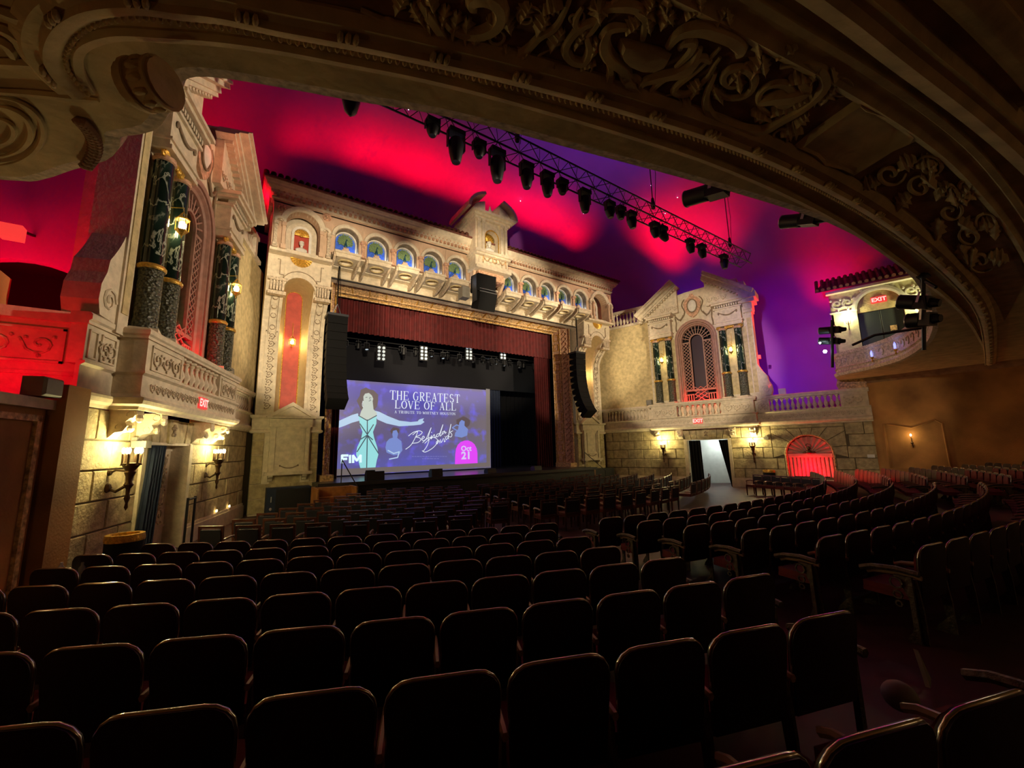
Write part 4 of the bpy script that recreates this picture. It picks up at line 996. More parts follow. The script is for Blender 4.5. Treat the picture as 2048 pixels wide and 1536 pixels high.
# link strip between brackets, gallery floor and beam above the opening
m=M().box(-7.5,7.5,1.2,1.9,10.42,12.3).box(-7.5,7.5,.5,1.3,10.64,10.74); obj('gallery_wall',m,K['cream'],pro)
m=M().sweep([(-7.44,1.62),(7.44,1.62)],[(0,10.0),(0,10.42),(-.06,10.42),(-.1,10.34),(-.04,10.28),(-.04,10.1),(-.1,10.04),(-.08,10.0)]); obj('lintel_course',m,K['cream'],pro)
m=M().box(-7.44,7.44,1.6,2.0,9.98,10.42); obj('lintel_core',m,K['cream'],pro)
m=M()
for k in range(74): x=-7.35+.2*k; m.ell((x,1.6,10.16),(.04,.03,.04),5,3)
obj('bead_row',m,K['cream'],pro,kind='stuff')
obj('cable_pipe',M().tube([(-7.4,1.5,9.99),(7.4,1.5,9.99)],.035,6),K['black'],label='dark pipe running under the arcade above the gold frame',cat='pipe')
# diamond tile frieze
tiles=0
for sd in (-1,1):
    T=XT(sd)
    def tilepoly(a,c,h):
        return [(a,c-h),(a+h,c),(a,c+h),(a-h,c)]
    h=.27
    for i in range(-1,40):
        for j in range(3):
            a=1.2+i*h+0; c=11.75+j*h+0
            if (i+j)%2: continue
            if a<1.25 or a>9.55: continue
            if c>12.35 or c<11.7: continue
            ok=True
            for cx in XS+(8.65,):
                R_=.92 if cx>8 else .70
                if math.hypot(a-cx,c-(11.5 if cx>8 else 11.47))<R_+h*.55: ok=False
            if math.hypot(a-7.78,c-12.22)<.3 or math.hypot(a-9.45,c-12.05)<.3: ok=False
            if c+h>12.50: ok=False
            if not ok: continue
            q=tilepoly(a,c,h-.012); m=M(T).prism(q,.50,.475); obj('tile',m,K['tan'],pro); tiles+=1
# main cornice with tiled eave
cor=[(-9.95,2.8),(-9.95,.42),(9.95,.42),(9.95,2.8)]
# box core above arches
m=M().box(-9.76,9.76,.5,3.4,12.3,12.62); obj('frieze_wall',m,K['tan'],pro)
CP=[(-9.78,2.8),(-9.78,.48),(9.78,.48),(9.78,2.8)]
m=M().sweep(CP,[(0,12.42),(-.05,12.45),(-.05,12.5),(-.0,12.52),(0,12.62),(-.08,12.66),(-.1,12.76),(-.24,12.86),(-.26,12.92),(-.30,12.96),(-.36,13.06),(-.36,13.12),(.2,13.14),(.3,12.42)]); obj('cornice',m,K['cream'],pro,smooth=False)
m=M()
for k in range(96): x=-9.72+.2045*k; m.box(x-.05,x+.05,.36,.5,12.53,12.64)
for k in range(96): x=-9.72+.2045*k; m.ell((x+.1,.40,12.74),(.05,.05,.045),5,4)
obj('dentil_row',m,K['terra'],pro,kind='stuff')
m=M().add([(-10.15,.05,13.12),(10.15,.05,13.12),(10.15,3.4,13.95),(-10.15,3.4,13.95),(-10.15,.05,13.05),(10.15,.05,13.05),(10.15,3.4,13.0),(-10.15,3.4,13.0)],[(0,1,2,3),(4,5,6,7),(0,1,5,4),(1,2,6,5),(3,0,4,7),(2,3,7,6)]); obj('roof_deck',m,K['rtile'],pro)
rt=mkmesh('roof_tile',M().add([(.10*cos(PI*k/6),yy,.10*sin(PI*k/6)+zz) for yy,zz in ((0,0),(1.7,.42)) for k in range(7)]+[(.085*cos(PI*k/6),0,.085*sin(PI*k/6)) for k in range(7)],[(k,k+1,8+k,7+k) for k in range(6)]+[(k,k+1,15+k,14+k) for k in range(6)]),K['rtile'],recalc=False)
for k in range(84):
    x=-10.08+.243*k
    if abs(x)<1.1: continue
    o=bpy.data.objects.new('roof_tile',rt); C.objects.link(o); o.parent=pro; o.location=Vector((x,-.02,13.15))-Vector(pro.location)
# ---- central aedicule
ae=thing('central_aedicule',(0,.2,11.3),'cream bust shrine with broken curved pediment at the centre of the proscenium cornice','shrine')
yA=-.25
q=[(-.98,11.45),(-.98,14.15),(.98,14.15),(.98,11.45),(.40,11.45+.85),(.40,13.2)]+arc(.0,13.2,.40,0,180,12)[1:-1]+[(-.40,13.2),(-.40,12.3)]
q=[(-.98,12.3),(-.98,14.15),(.98,14.15),(.98,12.3),(.40,12.3),(.40,13.2)]+arc(0,13.2,.40,0,180,12)[1:-1]+[(-.40,13.2),(-.40,12.3)]
obj('front_wall',M().prism(q,yA,yA+.35),K['cream'],ae)
obj('side_wall',M().box(-.97,-.8,yA+.34,2.0,12.3,14.1).box(.8,.97,yA+.34,2.0,12.3,14.1).box(-.96,.96,.7,.8,12.3,14.1).box(-.98,.98,yA+.005,2.0,11.40,12.3),K['cream'],ae)
obj('niche_back',M().box(-.45,.45,.28,.32,12.3,13.7),K['gold'],ae)
obj('niche_edge',M().tube([(-.40,yA-.01,12.3),(-.40,yA-.01,13.2)]+[(a,yA-.01,c) for a,c in arc(0,13.2,.40,180,0,10)[1:-1]]+[(.40,yA-.01,13.2),(.40,yA-.01,12.3)],.03,5),K['gold'],ae)
shell(0,.2,13.15,.38,ae)
for a in (-.82,-.56,.56,.82):
    obj('pilaster',M().box(a-.07,a+.07,yA-.12,yA,12.36,13.85).box(a-.1,a+.1,yA-.15,yA,13.85,14.0).box(a-.1,a+.1,yA-.15,yA,12.3,12.42),K['cream'],ae)
obj('ledge',M().box(-1.1,1.1,yA-.28,.6,12.14,12.28).box(-1.02,1.02,yA-.2,.6,12.04,12.14).box(-1.05,1.05,yA-.22,.6,11.3,11.46),K['cream'],ae)
obj('entablature',M().box(-1.06,1.06,yA-.16,1.5,14.0,14.12).box(-1.14,1.14,yA-.26,1.5,14.12,14.24).box(-1.3,1.3,yA-.4,1.5,14.24,14.36),K['cream'],ae)
for sg in (-1,1):
    pa=[(sg*(1.42*cos(rad(t))),14.36+1.0*sin(rad(t))) for t in (0,10,22,34,46,58,68)]; 
    m=M().sweep(pa[:],[(0,yA-.42),(0,1.6),(-.14*sg*-1 if False else .14,1.6),(.14,yA-.42)],horiz=False); obj('curved_pediment',m,K['cream'],ae)
    pb=[(a*.82,14.36+(c-14.36)*.78) for a,c in pa]
    m=M().prism(pb+[(pb[-1][0],14.36)],yA-.1,1.4); obj('pediment_field',m,K['cream'],ae)
obj('urn_finial',M().lathe([(.14,14.36),(.14,14.5),(.07,14.55),(.12,14.75),(.05,14.9),(.05,15.0),(.02,15.1)],0,-.1,10),K['cream'],ae,smooth=True)
m=M()
for sg in (-1,1): m.tube([(sg*(.25+.06*k),yA-.24,11.95-.22*sin(PI*k/7)) for k in range(8)],.022,5); m.tube([(sg*.67,yA-.24,11.98),(sg*.69,yA-.24,11.6)],.03,5)
m.tube([(.13*cos(t),yA-.24,11.84+.13*sin(t)) for t in [k*PI/5 for k in range(10)]],.03,5,closed=True); obj('ribbon_carving',m,K['ochre'],ae)
m=M().box(-.75,.75,yA+.1,1.4,10.9,11.32); frame=m
obj('coffer_box',m,K['terra'],ae)
m=M().tube([(.36*cos(2*PI*k/16),.45,10.88+.0*k) if False else (.36*cos(2*PI*k/16),.45+.36*sin(2*PI*k/16),10.89) for k in range(16)],.04,6,closed=True)
for a in (-.6,.6): m.box(a-.05,a+.05,yA+.15,1.35,10.86,10.92)
m.tube([(-.55,-.05,10.88),(.55,1.2,10.88)],.03,4).tube([(.55,-.05,10.88),(-.55,1.2,10.88)],.03,4)
obj('coffer_ribs',m,K['pink'],ae)
for sg in (-1,1):
    obj('side_console',M(XT(sg)).side([(1.5,11.3),(.0,11.3),(.1,10.9),(.5,10.5),(1.5,10.3)],.82,.96),K['tan'],ae)
b=thing('portrait_bust',(0,0,12.3),'white female bust in the gilded niche of the central shrine','bust'); bust(0,.0,12.28,b,1.25)
# ---- gilded picture-frame surround of the opening
gf=thing('gold_frame',(0,2.5,SZ),'broad gold and terracotta carved frame around the stage opening','frame')
# splayed panels: header and two legs; outer edge y=1.95, inner edge y=3.2
XO,XI,ZO,ZI=7.22,6.78,10.3,9.86
m=M().add([(-XO,1.95,ZO),(XO,1.95,ZO),(XI,3.2,ZI),(-XI,3.2,ZI)],[(0,1,2,3)]); obj('header_ground',m,K['ochre'],gf)
for sd in (-1,1):
    m=M(XT(sd)).add([(XO,1.95,SZ-.1),(XO,1.95,ZO),(XI,3.2,ZI),(XI,3.2,SZ-.1)],[(0,1,2,3)]); obj('leg_ground',m,K['terra'],gf)
def onhead(x,t,d=0):   # t: 0 outer .. 1 inner ; d lift
    y=1.95+1.25*t; z=ZO+(ZI-ZO)*t; return (x*(XO+(XI-XO)*t)/XO,y-.33*d,z-.94*d)
def onleg(sd,z,t,d=0):
    return (sd*(XO+(XI-XO)*t-.94*d),1.95+1.25*t-.33*d,z)
for i in range(17):
    x0=-XO+2*XO*i/17; m=M()
    m.tube([onhead(x0,.08,.03),onhead(x0,.72,.03)],.03,5); obj('header_rib',m,K['gold'],gf)
m=M()
for i in range(34): 
    x0=-XO+2*XO*(i+.5)/34; m.tube([onhead(x0-.18,.1,.04),onhead(x0,.03,.06),onhead(x0+.18,.1,.04)],.045,5)
obj('leaf_edge',m,K['terra'],gf,kind='stuff')
for t in (.74,.96):
    obj('header_moulding',M().tube([onhead(-XO,t,.03),onhead(XO,t,.03)],.045,6),K['ochre'],gf)
for i in range(26):
    x0=-XO+2*XO*(i+.5)/26; m=M(); a,b_=x0-.2,x0+.2
    m.tube([onhead(a,.79,.02),onhead(b_,.79,.02),onhead(b_,.92,.02),onhead(a,.92,.02)],.02,4,closed=True); obj('coffer',m,K['gold'],gf)
for sd in (-1,1):
    for t in (.55,.98,.04):
        obj('leg_moulding',M().tube([onleg(sd,SZ,t,.02),onleg(sd,ZO+(ZI-ZO)*t,t,.02)],.04,6),K['ochre'],gf)
    for i in range(13):
        z0=SZ+.55+(ZI-SZ-.9)*i/12; m=M(); h=.21
        m.tube([onleg(sd,z0-h,.64,.02),onleg(sd,z0+h,.64,.02),onleg(sd,z0+h,.9,.02),onleg(sd,z0-h,.9,.02)],.028,4,closed=True); obj('coffer',m,K['gold'],gf)
    m=M()
    for i in range(26):
        z0=SZ+.3+(ZI-SZ-.5)*i/25
        m.tube([onleg(sd,z0+.12*sin(t),.28+.12*cos(t),.04) for t in [k*.7 for k in range(7)]],.03,4)
        m.ell(onleg(sd,z0+.17,.28,.03),(.05,.07,.05),5,4)
    obj('leg_carving',m,K['terra'],gf)
    m=M(XT(sd)).box(6.76,7.3,1.9,3.3,SZ-.1,SZ+.25); obj('leg_plinth',m,K['ochre'],gf)
# ------------------------------------------------------------------ doorways, alcove, end pieces, boxes
ALLT={1:TR,-1:TL}
# right doorway: lit white board between black curtains
d=thing('door_1',TR(-1.24,0,0),kind='structure')
m=M(TR).box(.02,-.16,-.45,.06,0,2.62).box(-2.32,-2.48,-.45,.06,0,2.62).box(.02,-2.48,-.45,.03,2.58,2.64); obj('door_frame',m,K['cream'],d)
m=M(TR).box(.3,-2.8,-2.4,-2.3,0,3.0).box(.3,.2,-2.4,-.5,0,3.0).box(-2.7,-2.8,-2.4,-.5,0,3.0).box(.3,-2.8,-2.4,-.5,2.9,3.0); obj('lobby_wall',m,K['bright'],d)
def curtain(name,T,pts0,pts1,z0,z1,o,mt,label,cat='curtain',par=None,amp=.04,n=28,freq=7):
    m=M(T); vs_=[];fs=[]
    for j in range(6):
        t=j/5; z=z1+(z0-z1)*t; a=pts0[0]+(pts1[0]-pts0[0])*t; b=pts0[1]+(pts1[1]-pts0[1])*t
        for i in range(n+1): u=i/n; vs_.append((a+(b-a)*u,o+amp*sin(u*2*PI*freq),z))
    for j in range(5):
        for i in range(n): fs.append((j*(n+1)+i,j*(n+1)+i+1,(j+1)*(n+1)+i+1,(j+1)*(n+1)+i))
    k=len(vs_); vs_+= [(v[0],v[1]-.02,v[2]) for v in vs_]; fs+=[[i+k for i in f] for f in fs]
    m.add(vs_,fs); return obj(name,m,mt,par,label=label,cat=cat,smooth=True)
curtain('door_curtain',TR,(-.18,-.82),(-.18,-.86),.02,2.56,-.25,K['blackc'],'black curtain drawn to the stage side of the bright right doorway',amp=.03,freq=4)
curtain('door_curtain',TR,(-1.78,-2.30),(-2.22,-2.30),.02,2.56,-.25,K['blackc'],'black curtain swept aside at the seat side of the bright right doorway',amp=.03,freq=4)
lamp('POINT',TR(-1.3,-1.5,2.5),48,(.88,1,1),.2)
# left doorway
d=thing('door_2',TL(-1.24,0,0),kind='structure')
m=M(TL).box(.02,-.16,-.45,.06,0,2.62).box(-2.32,-2.48,-.45,.06,0,2.62).box(.02,-2.48,-.45,.03,2.58,2.64); obj('door_frame',m,K['cream'],d)
m=M(TL).box(.3,-2.8,-2.4,-2.3,0,3.0).box(.3,.2,-2.4,-.5,0,3.0).box(-2.7,-2.8,-2.4,-.5,0,3.0).box(.3,-2.8,-2.4,-.5,2.9,3.0); obj('lobby_wall',m,K['stone'],d)
m=M(TL).box(.06,-.98,-.42,-.36,.0,2.6); obj('reveal_panel',m,K['cream'],d)
m=M(TL); frame_rect(m,-.86,-.08,.55,2.5,-.36,.05,.03); obj('panel_frame',m,K['cream'],d)
relief('arabesque_carving',TL,-.72,-.22,.65,2.4,-.34,K['cream2'],d,.022,n=4,vert=True)
m=M(TL).lathe([(.0,1.0),(.06,1.02),(.03,1.1),(.12,1.25),(.16,1.5),(.13,1.56),(.15,1.6)],*TL(-.47,-.34,0)[:2],10) if False else M(TL)
m.ell((-.47,-.35,1.35),(.14,.04,.22),8,5).box(-.56,-.38,-.36,-.3,1.0,1.06).box(-.6,-.34,-.36,-.3,1.56,1.62).tube([(-.47,-.33,1.62),(-.47,-.33,2.3)],.02,4); obj('urn_carving',m,K['cream2'],d)
curtain('door_curtain',TL,(-1.75,-2.34),(-1.95,-2.62),.02,2.56,.14,K['navyc'],'dark blue curtain hanging in the left side doorway',amp=.04,freq=5)
lamp('POINT',TL(-1.9,-.9,2.3),6,(1,.95,.8),.1)
# red lit shell alcove on the right wall
al=thing('shell_alcove',TR(-5.86,0,.6),'arched alcove with shell hood and fluted drapery lit deep red on the right wall','alcove')
redp=mat('alcove_plaster',(.62,.42,.36),.6,var=.05)
nca,ncc=-5.86,1.72
q=[(nca+.92,.6),(nca+.92,ncc)]+arc(nca,ncc,.92,0,180,16)[1:-1]+[(nca-.92,ncc),(nca-.92,.6)]
obj('back',M(TR).prism(q,-.55,-.5),redp,al)
obj('reveal',M(TR).sweep(q[::-1],[(0,-.5),(0,.02),(.04,.04),(.09,.02),(.09,-.05),(.02,-.5)],horiz=False),K['ochre'],al)
for k in range(11):
    a0,a1=PI*k/11,PI*(k+1)/11; am=(a0+a1)/2; m=M(TR)
    m.add([(nca,-.32,ncc),(nca+.88*cos(a0),-.36,ncc+.88*sin(a0)),(nca+.90*cos(am),-.18,ncc+.90*sin(am)),(nca+.88*cos(a1),-.36,ncc+.88*sin(a1)),(nca,-.48,ncc)],[(0,1,2),(0,2,3),(4,1,2),(4,2,3),(0,1,4),(0,3,4)])
    obj('shell_rib',m,redp,al)
obj('cornice_band',M(TR).box(nca-.9,nca+.9,-.5,-.2,ncc-.08,ncc+.04).box(nca-.9,nca+.9,-.5,-.26,ncc-.16,ncc-.08),redp,al)
for k in range(11):
    x=nca-.82+.164*k; m=M(TR).side([(-.5,.6),(-.5,1.56),(-.3,1.56),(-.3,.6)],x-.05,x+.05); m=M().lathe([(.065,.6),(.065,1.56)],*TR(x,-.38,0)[:2],8); obj('flute',m,redp,al,smooth=True)
m=M(TR).ell((nca,-.12,ncc+.12),(.14,.08,.10),8,6).ell((nca,-.1,ncc+.30),(.08,.06,.10),8,5).ell((nca-.16,-.12,ncc+.1),(.12,.05,.06),6,4).ell((nca+.16,-.12,ncc+.1),(.12,.05,.06),6,4); m.tube([(nca+.12*cos(t),-.14,ncc+.42+.10*sin(t)) for t in [k*.7 for k in range(9)]],.025,4); obj('crest_carving',m,K['bronze'],al,smooth=True)
obj('light_bar',M(TR).box(nca-.7,nca+.7,-.16,-.08,.6,.66),K['black'],al)
lamp('AREA',TR(nca,-.06,.7),19,RED,size=(1.3,.08),aim=TR(nca,-.5,1.3)); lamp('AREA',TR(nca,.0,1.0),18,RED,size=(.5,.1),aim=TR(nca,-.5,2.2))
# coloured uplights at the foot of the lattice windows, on the ledge
for sd,T,side in ((1,TR,'right'),(-1,TL,'left')):
    u=thing('floodlight',T(-1.16,.3,4.78),'low red floodlight on the ledge at the foot of the %s lattice window'%side,'light fixture')
    obj('case',M(T).box(-.85,-1.47,.12,.2,4.78,4.83),K['black'],u)
    lamp('POINT',T(-1.16,.2,4.9),26,RED,.04); lamp('POINT',T(-1.75,.2,4.9),12,RED,.04); lamp('POINT',T(-.6,.2,4.9),12,RED,.04)
    obj('wall_speaker',M(T).box(1.66,1.98,.0,.3,4.80,5.12,ch=.03),K['grey'],label='small grey loudspeaker box on the %s ledge beside the first column'%side,cat='speaker')
    c=obj('security_camera',M(T).box(-2.75 if side=='left' else -4.05,-2.98 if side=='left' else -4.28,.05,.3,2.5,2.64).box(-4.1 if side=='right' else -2.8,-4.2 if side=='right' else -2.9,0,.1,2.6,2.72),K['grey'],label='small pale camera housing on the %s stone wall beside a torch sconce'%side,cat='camera')
# red floods hidden behind the seat-side buttresses
m=M(TR).box(-4.2,-4.34,-.05,.12,6.78,6.98); obj('light_box',m,K['exitred'],label='small red light box on the side of the right buttress',cat='light fixture')
lamp('POINT',TR(-4.6,-.2,6.6),40,RED,.04); lamp('POINT',TR(-4.75,-.1,9.3),46,RED,.04); lamp('POINT',TR(-4.62,.1,5.3),12,RED,.04)
lamp('POINT',TL(-.9,.9,10.9),18,(1,.2,.1),.05)
lamp('POINT',(-10.2,1.2,12.6),30,RED,.04)
m=M(TR).box(-4.92,-5.24,-.12,.04,4.78,5.08,ch=.02); obj('light_box',m,K['bright'],label='pale square light box on the right ledge rail beside the buttress foot',cat='light fixture')
lamp('POINT',TR(-7.2,-.6,4.3),4,RED,.04); lamp('POINT',TR(-4.7,-.5,4.3),4,RED,.04); lamp('POINT',TR(-5.9,-.6,4.25),4,BLUE,.04)
# end pier with volute at the seat end of the right ledge
ep=thing('end_pier',TR(-7.85,0,4.78),'dark volute-sided pier standing on the seat end of the right ledge','pier')
pts=[(-7.36,4.78),(-7.30,5.0),(-7.36,5.25),(-7.55,5.4),(-7.62,5.6),(-7.55,5.8),(-7.62,6.2),(-8.4,6.2),(-8.4,4.78)]
obj('body',M(TR).prism(pts,-.5,.06),K['ochre'],ep); obj('volute',M(TR).tube([(-7.62+.22*(1-t/15)*cos(t*.8),.08,5.05+.22*(1-t/15)*sin(t*.8)) for t in range(14)],.02,4),K['ochre'],ep)
lamp('POINT',TR(-7.15,-.55,5.6),12,RED,.03)
# ---- balcony-level pavilion with exit doors, upper right
pv=thing('pavilion',TR(-9.35,-1,5.3),'cream upper side pavilion with red tiled eave, carved frieze and dark exit doors','pavilion')
def PT(s,o,z): return TR(s,o-1,z)
q=[(-7.5,4.6),(-7.5,9.75),(-11.6,9.75),(-11.6,4.6),(-10.2,4.6),(-10.2,8.75)]+arc(-9.35,8.72,.85,180,0,14)[1:-1]+[(-8.5,8.75),(-8.5,4.6)]
obj('front_wall',M(PT).prism(q,-.4,0),mat('pavilion_plaster',(.55,.50,.30),.75,var=.1),pv)
obj('tympanum',M(PT).prism([(-8.5,8.6),(-8.5,8.75)]+arc(-9.35,8.72,.85,0,180,14)[1:-1]+[(-10.2,8.75),(-10.2,8.6)],-.2,-.12),K['stucco'],pv)
obj('arch_band',M(PT).sweep(arc(-9.35,8.72,.83,180,0,16),[(0,0),(0,.07),(.08,.1),(.2,.08),(.2,0)],horiz=False),K['white'],pv)
for a,b_ in ((-8.52,-9.34),(-9.36,-10.18)): obj('door_leaf',M(PT).box(a,b_,-.3,-.24,6.0,8.6,ch=.02),mat('dark_door',(.03,.035,.03),.5,var=0) if a==-8.52 else bpy.data.materials['dark_door'],pv)
obj('door_sign',M(PT).box(-9.62,-9.86,-.24,-.22,7.5,7.75),K['ochre'],pv)
for s0,s1 in ((-7.6,-8.4),(-10.35,-11.4)): relief('frieze_carving',PT,s1,s0,8.82,9.58,.02,K['white'],pv,.045,n=2 if s0>-9 else 3)
relief('frieze_carving',PT,-10.0,-8.7,9.58,9.72,.03,K['white'],pv,.02,n=8)
obj('frieze_rail',M(PT).box(-7.45,-11.6,0,.08,8.72,8.8) if False else M(PT).box(-7.45,-8.42,0,.06,8.74,8.8).box(-10.3,-11.6,0,.06,8.74,8.8).box(-7.4,-11.6,0,.3,9.74,9.86),K['white'],pv)
vs_=[(-7.0,.75,9.86),(-11.9,.75,9.86),(-11.9,-.6,10.75),(-7.4,-.6,10.75),(-7.0,.75,9.80),(-11.9,.75,9.80)]
obj('eave',M(PT).add(vs_,[(0,1,2,3),(0,1,5,4)]),K['rtile'],pv)
for k in range(21):
    s=-7.08-.24*k; obj('eave_tile',M(PT).tube([(s,.82,9.88),(s-.0,-.5,10.76)],.085,6),K['rtile'],pv)
obj('side_return',M(PT).box(-7.5,-7.6,-2.5,0,4.6,9.75),K['cream'],pv)
ex=thing('exit_sign',PT(-9.36,0,9.0),'red exit sign in the arch over the dark pavilion doors, upper right','sign')
obj('sign_box',M(PT).box(-9.08,-9.66,-.1,.0,8.93,9.23),K['exitred'],ex); letters('EXIT',PT,(-9.37,.01,8.99),.19,1,ex,K['exitlet'])
for s,nn in ((-8.12,'stage side'),(-10.72,'seat side')):
    c=thing('pavilion_sconce',PT(s,.1,7.9),'branched candle sconce glowing on the pavilion wall, %s of the exit doors'%nn,'lamp')
    m=M(PT); m.tube([(s,.0,7.8),(s,.16,7.95),(s,.16,8.2)],.02,5)
    for k in (-1,0,1): m.tube([(s,.16,8.05),(s+.09*k,.2,8.1),(s+.09*k,.2,8.22)],.014,4)
    obj('arm',m,K['bronze'],c)
    for k in (-1,0,1): obj('candle_bulb',M(PT).ell((s+.09*k,.2,8.3),(.025,.025,.06),6,5),K['flame'],c)
    lamp('POINT',PT(s,.32,8.4),70,(1,.95,.45),.06)
# curved box parapet lights (blue candles)
for i,(px,py) in enumerate(((1772,700),(1855,667))):
    p=yp(px,py,-12.0 if i==0 else -13.0)
    # stand on the parapet face
    best=min(range(len(ES)),key=lambda k:(ES[k][0]-10.9+1.4*i)**2+(ES[k][1]+12.0+.9*i)**2); x,y=ES[best]
    c=thing('parapet_sconce',(x,y+.2,5.5),'blue electric candle sconce on the carved balcony front, %s'%('nearer the stage' if i==0 else 'nearer the seats'),'lamp')
    r_=CAM-Vector((x,y,0)); r_.z=0; 
    nx,ny=(-.5,.86) if i==0 else (-.3,.95)
    X,Y=x+nx*.18,y+ny*.18
    obj('bracket',M().lathe([(.0,5.45),(.04,5.5),(.02,5.58),(.06,5.62),(.07,5.66),(.03,5.68)],X,Y,8).tube([(x,y,5.55),(X,Y,5.6)],.02,4),K['gold'],c)
    obj('candle',M().lathe([(.035,5.66),(.035,5.86),(.0,5.95)],X,Y,8),K['bluel'],c)
    lamp('POINT',(X+nx*.1,Y+ny*.1,5.8),2,(.3,.35,1),.04)
relief('x',TR,0,.1,0,.1,0,K['cream'],None) if False else None
# carved panels of the curved parapet
m=M(); 
for k in range(6,len(ES)-3):
    a=Vector((*ES[k],0)); b=Vector((*ES[k+1],0)); d_=b-a; L_=d_.length
    if L_<1e-6 or a.x<5.5: continue
    nrm=Vector((-d_.y,d_.x,0)).normalized(); 
    mid=(a+b)/2+nrm*.03
    m.tube([(mid.x+d_.x/L_*.13*cos(t),mid.y+d_.y/L_*.13*cos(t),5.82+.15*sin(t)) for t in [j*.75 for j in range(7)]],.02,4)
obj('parapet_carving',m,K['cream2'],bal,kind='stuff')
# rear right wall: shallow curtain-headed niche with lamp
nc=thing('wall_niche',(13.7,-12.1,1.6),'shallow plaster niche with swagged head on the orange side wall, lit by one lamp','niche')
y0,y1=-11.3,-13.15
pts=[(y0,1.1),(y0,3.05),(y0-.25,3.0),(-12.2,2.82),(y1+.45,3.0),(y1+.2,3.12),(y1,2.95),(y1,1.1)]
T13=lambda a,b,c:(13.72-b,a,c)
obj('niche_frame',M(T13).tube([(a,.01,c) for a,c in pts],.045,6),K['orange'],nc); obj('niche_field',M(T13).prism(pts,.0,.015),K['orange'],nc)
c=thing('niche_lamp',(13.55,-12.15,2.4),'small lit lamp hanging in the shallow niche on the orange wall','lamp')
obj('stem',M(T13).tube([(-12.15,.02,2.0),(-12.15,.1,2.2),(-12.15,.1,2.42)],.015,5).ell((-12.15,.1,2.18),(.05,.05,.05),6,4),K['bronze'],c); obj('bulb',M(T13).ell((-12.15,.1,2.52),(.035,.035,.06),8,6),K['flamed'],c)
lamp('POINT',T13(-12.15,.32,2.5),7,(1,.72,.32),.06)
lamp('AREA',(12.0,-19,4.9),16,(1,.28,.05),size=(1,3),aim=(13.7,-16.5,2))
# gold topped bins
for T,s,o,side in ((TR,-4.15,.55,'right'),(TL,-4.05,.62,'left')):
    x,y,_=T(s,o,0); b=thing('waste_bin',(x,y,0),'black round bin with shiny gold rim against the %s stone wall'%side,'bin')
    obj('drum',M().lathe([(.25,.02),(.27,.86)],x,y,18),K['blackc'],b,smooth=True); obj('gold_top',M().lathe([(.275,.86),(.28,.9),(.27,.98),(.2,.98),(.19,.9)],x,y,18),K['gold'],b,smooth=True)
# ---- near left: pilaster, panelled partition, parapet, red sky wall with dark arch
m=M(TL).box(-4.72,-5.25,-.1,.22,0,3.45); obj('wall_pilaster',m,K['orange'],label='dark brown square pilaster ending the left stone wall',cat='pilaster')
pt=thing('panelled_partition',TL(-6.6,0,0),'tall brown framed partition at the far left edge, behind the pilaster','partition')
obj('body',M(TL).box(-5.3,-9.2,-.2,.02,0,3.05),K['orange'],pt); obj('cap',M(TL).box(-5.22,-9.2,-.25,.1,3.05,3.2),K['cream'],pt)
m=M(TL); frame_rect(m,-9.1,-5.42,.2,2.95,.02,.09,.05); obj('frame',m,K['ochre'],pt)
pr=thing('side_parapet',(-14,-7.1,3.2),'carved solid parapet bathed in red light at the left edge','parapet')
obj('wall',M().box(-16,-12.70,-7.15,-6.9,3.2,4.62).box(-16,-12.68,-7.22,-7.15,3.2,3.55),K['cream'],pr)
obj('coping',M().box(-16,-12.66,-7.24,-6.84,4.62,4.8).box(-16,-12.68,-7.19,-7.15,3.7,3.76),K['cream'],pr); m=M(lambda a,b,c:(a,-7.15-b,c)); frame_rect(m,-15.5,-12.95,3.9,4.5,0,.04,.04); obj('panel_frame',m,K['cream'],pr)
relief('carved_panel',lambda a,b,c:(a,-7.15-b,c),-15.4,-13.0,3.98,4.44,.01,K['cream2'],pr,.022)
m=M(TL).box(-5.34,-5.72,-.05,.22,3.22,3.5,ch=.03); obj('wall_speaker',m,K['grey'],label='grey boxy loudspeaker lying on top of the left partition',cat='speaker')
rw=thing('wall_left_upper',(-14,-5.6,3.2),kind='structure')
c0=yp(62,520,-5.6)
q=[(-18,3.2),(-18,13),(-12.45,13),(-12.45,3.2),(c0.x+.85,3.2),(c0.x+.85,c0.z-.55)]+arc(c0.x,c0.z-.55,.85,0,180,12,.55)[1:-1]+[(c0.x-.85,c0.z-.55),(c0.x-.85,3.2)]
obj('red_lit_wall',M().prism(q,-5.6,-5.4),K['sky'],rw); obj('archway_dark',M().box(c0.x-1.0,c0.x+1.0,-4.4,-4.3,3.2,c0.z+.2).box(c0.x-1.0,c0.x-.95,-5.4,-4.3,3.2,c0.z+.2).box(c0.x+.95,c0.x+1.0,-5.4,-4.3,3.2,c0.z+.2).box(c0.x-1.0,c0.x+1.0,-5.4,-4.3,c0.z+.1,c0.z+.2),K['blackc'],rw)
lamp('AREA',(-14.2,-6.55,4.95),70,RED,size=(1.2,.2),aim=(-14.0,-5.6,6.6))
lamp('AREA',(-13.45,-8.3,3.45),16,RED,size=(.5,.1),aim=(-13.7,-7.2,4.2))
p=yp(25,465,-6.1); m=M().box(p.x-.14,p.x+.14,-6.2,-6.0,p.z-.13,p.z+.13); obj('light_box',m,K['exitred'],label='small red cube light high on the red wall at the left edge',cat='light fixture')
obj('bracket_arm',M().tube([(p.x+.05,-6.05,p.z+.1),(p.x+.12,-5.6,p.z+.2)],.03,4),K['black'],label='thin dark arm fixing the red cube light to the left wall',cat='bracket')
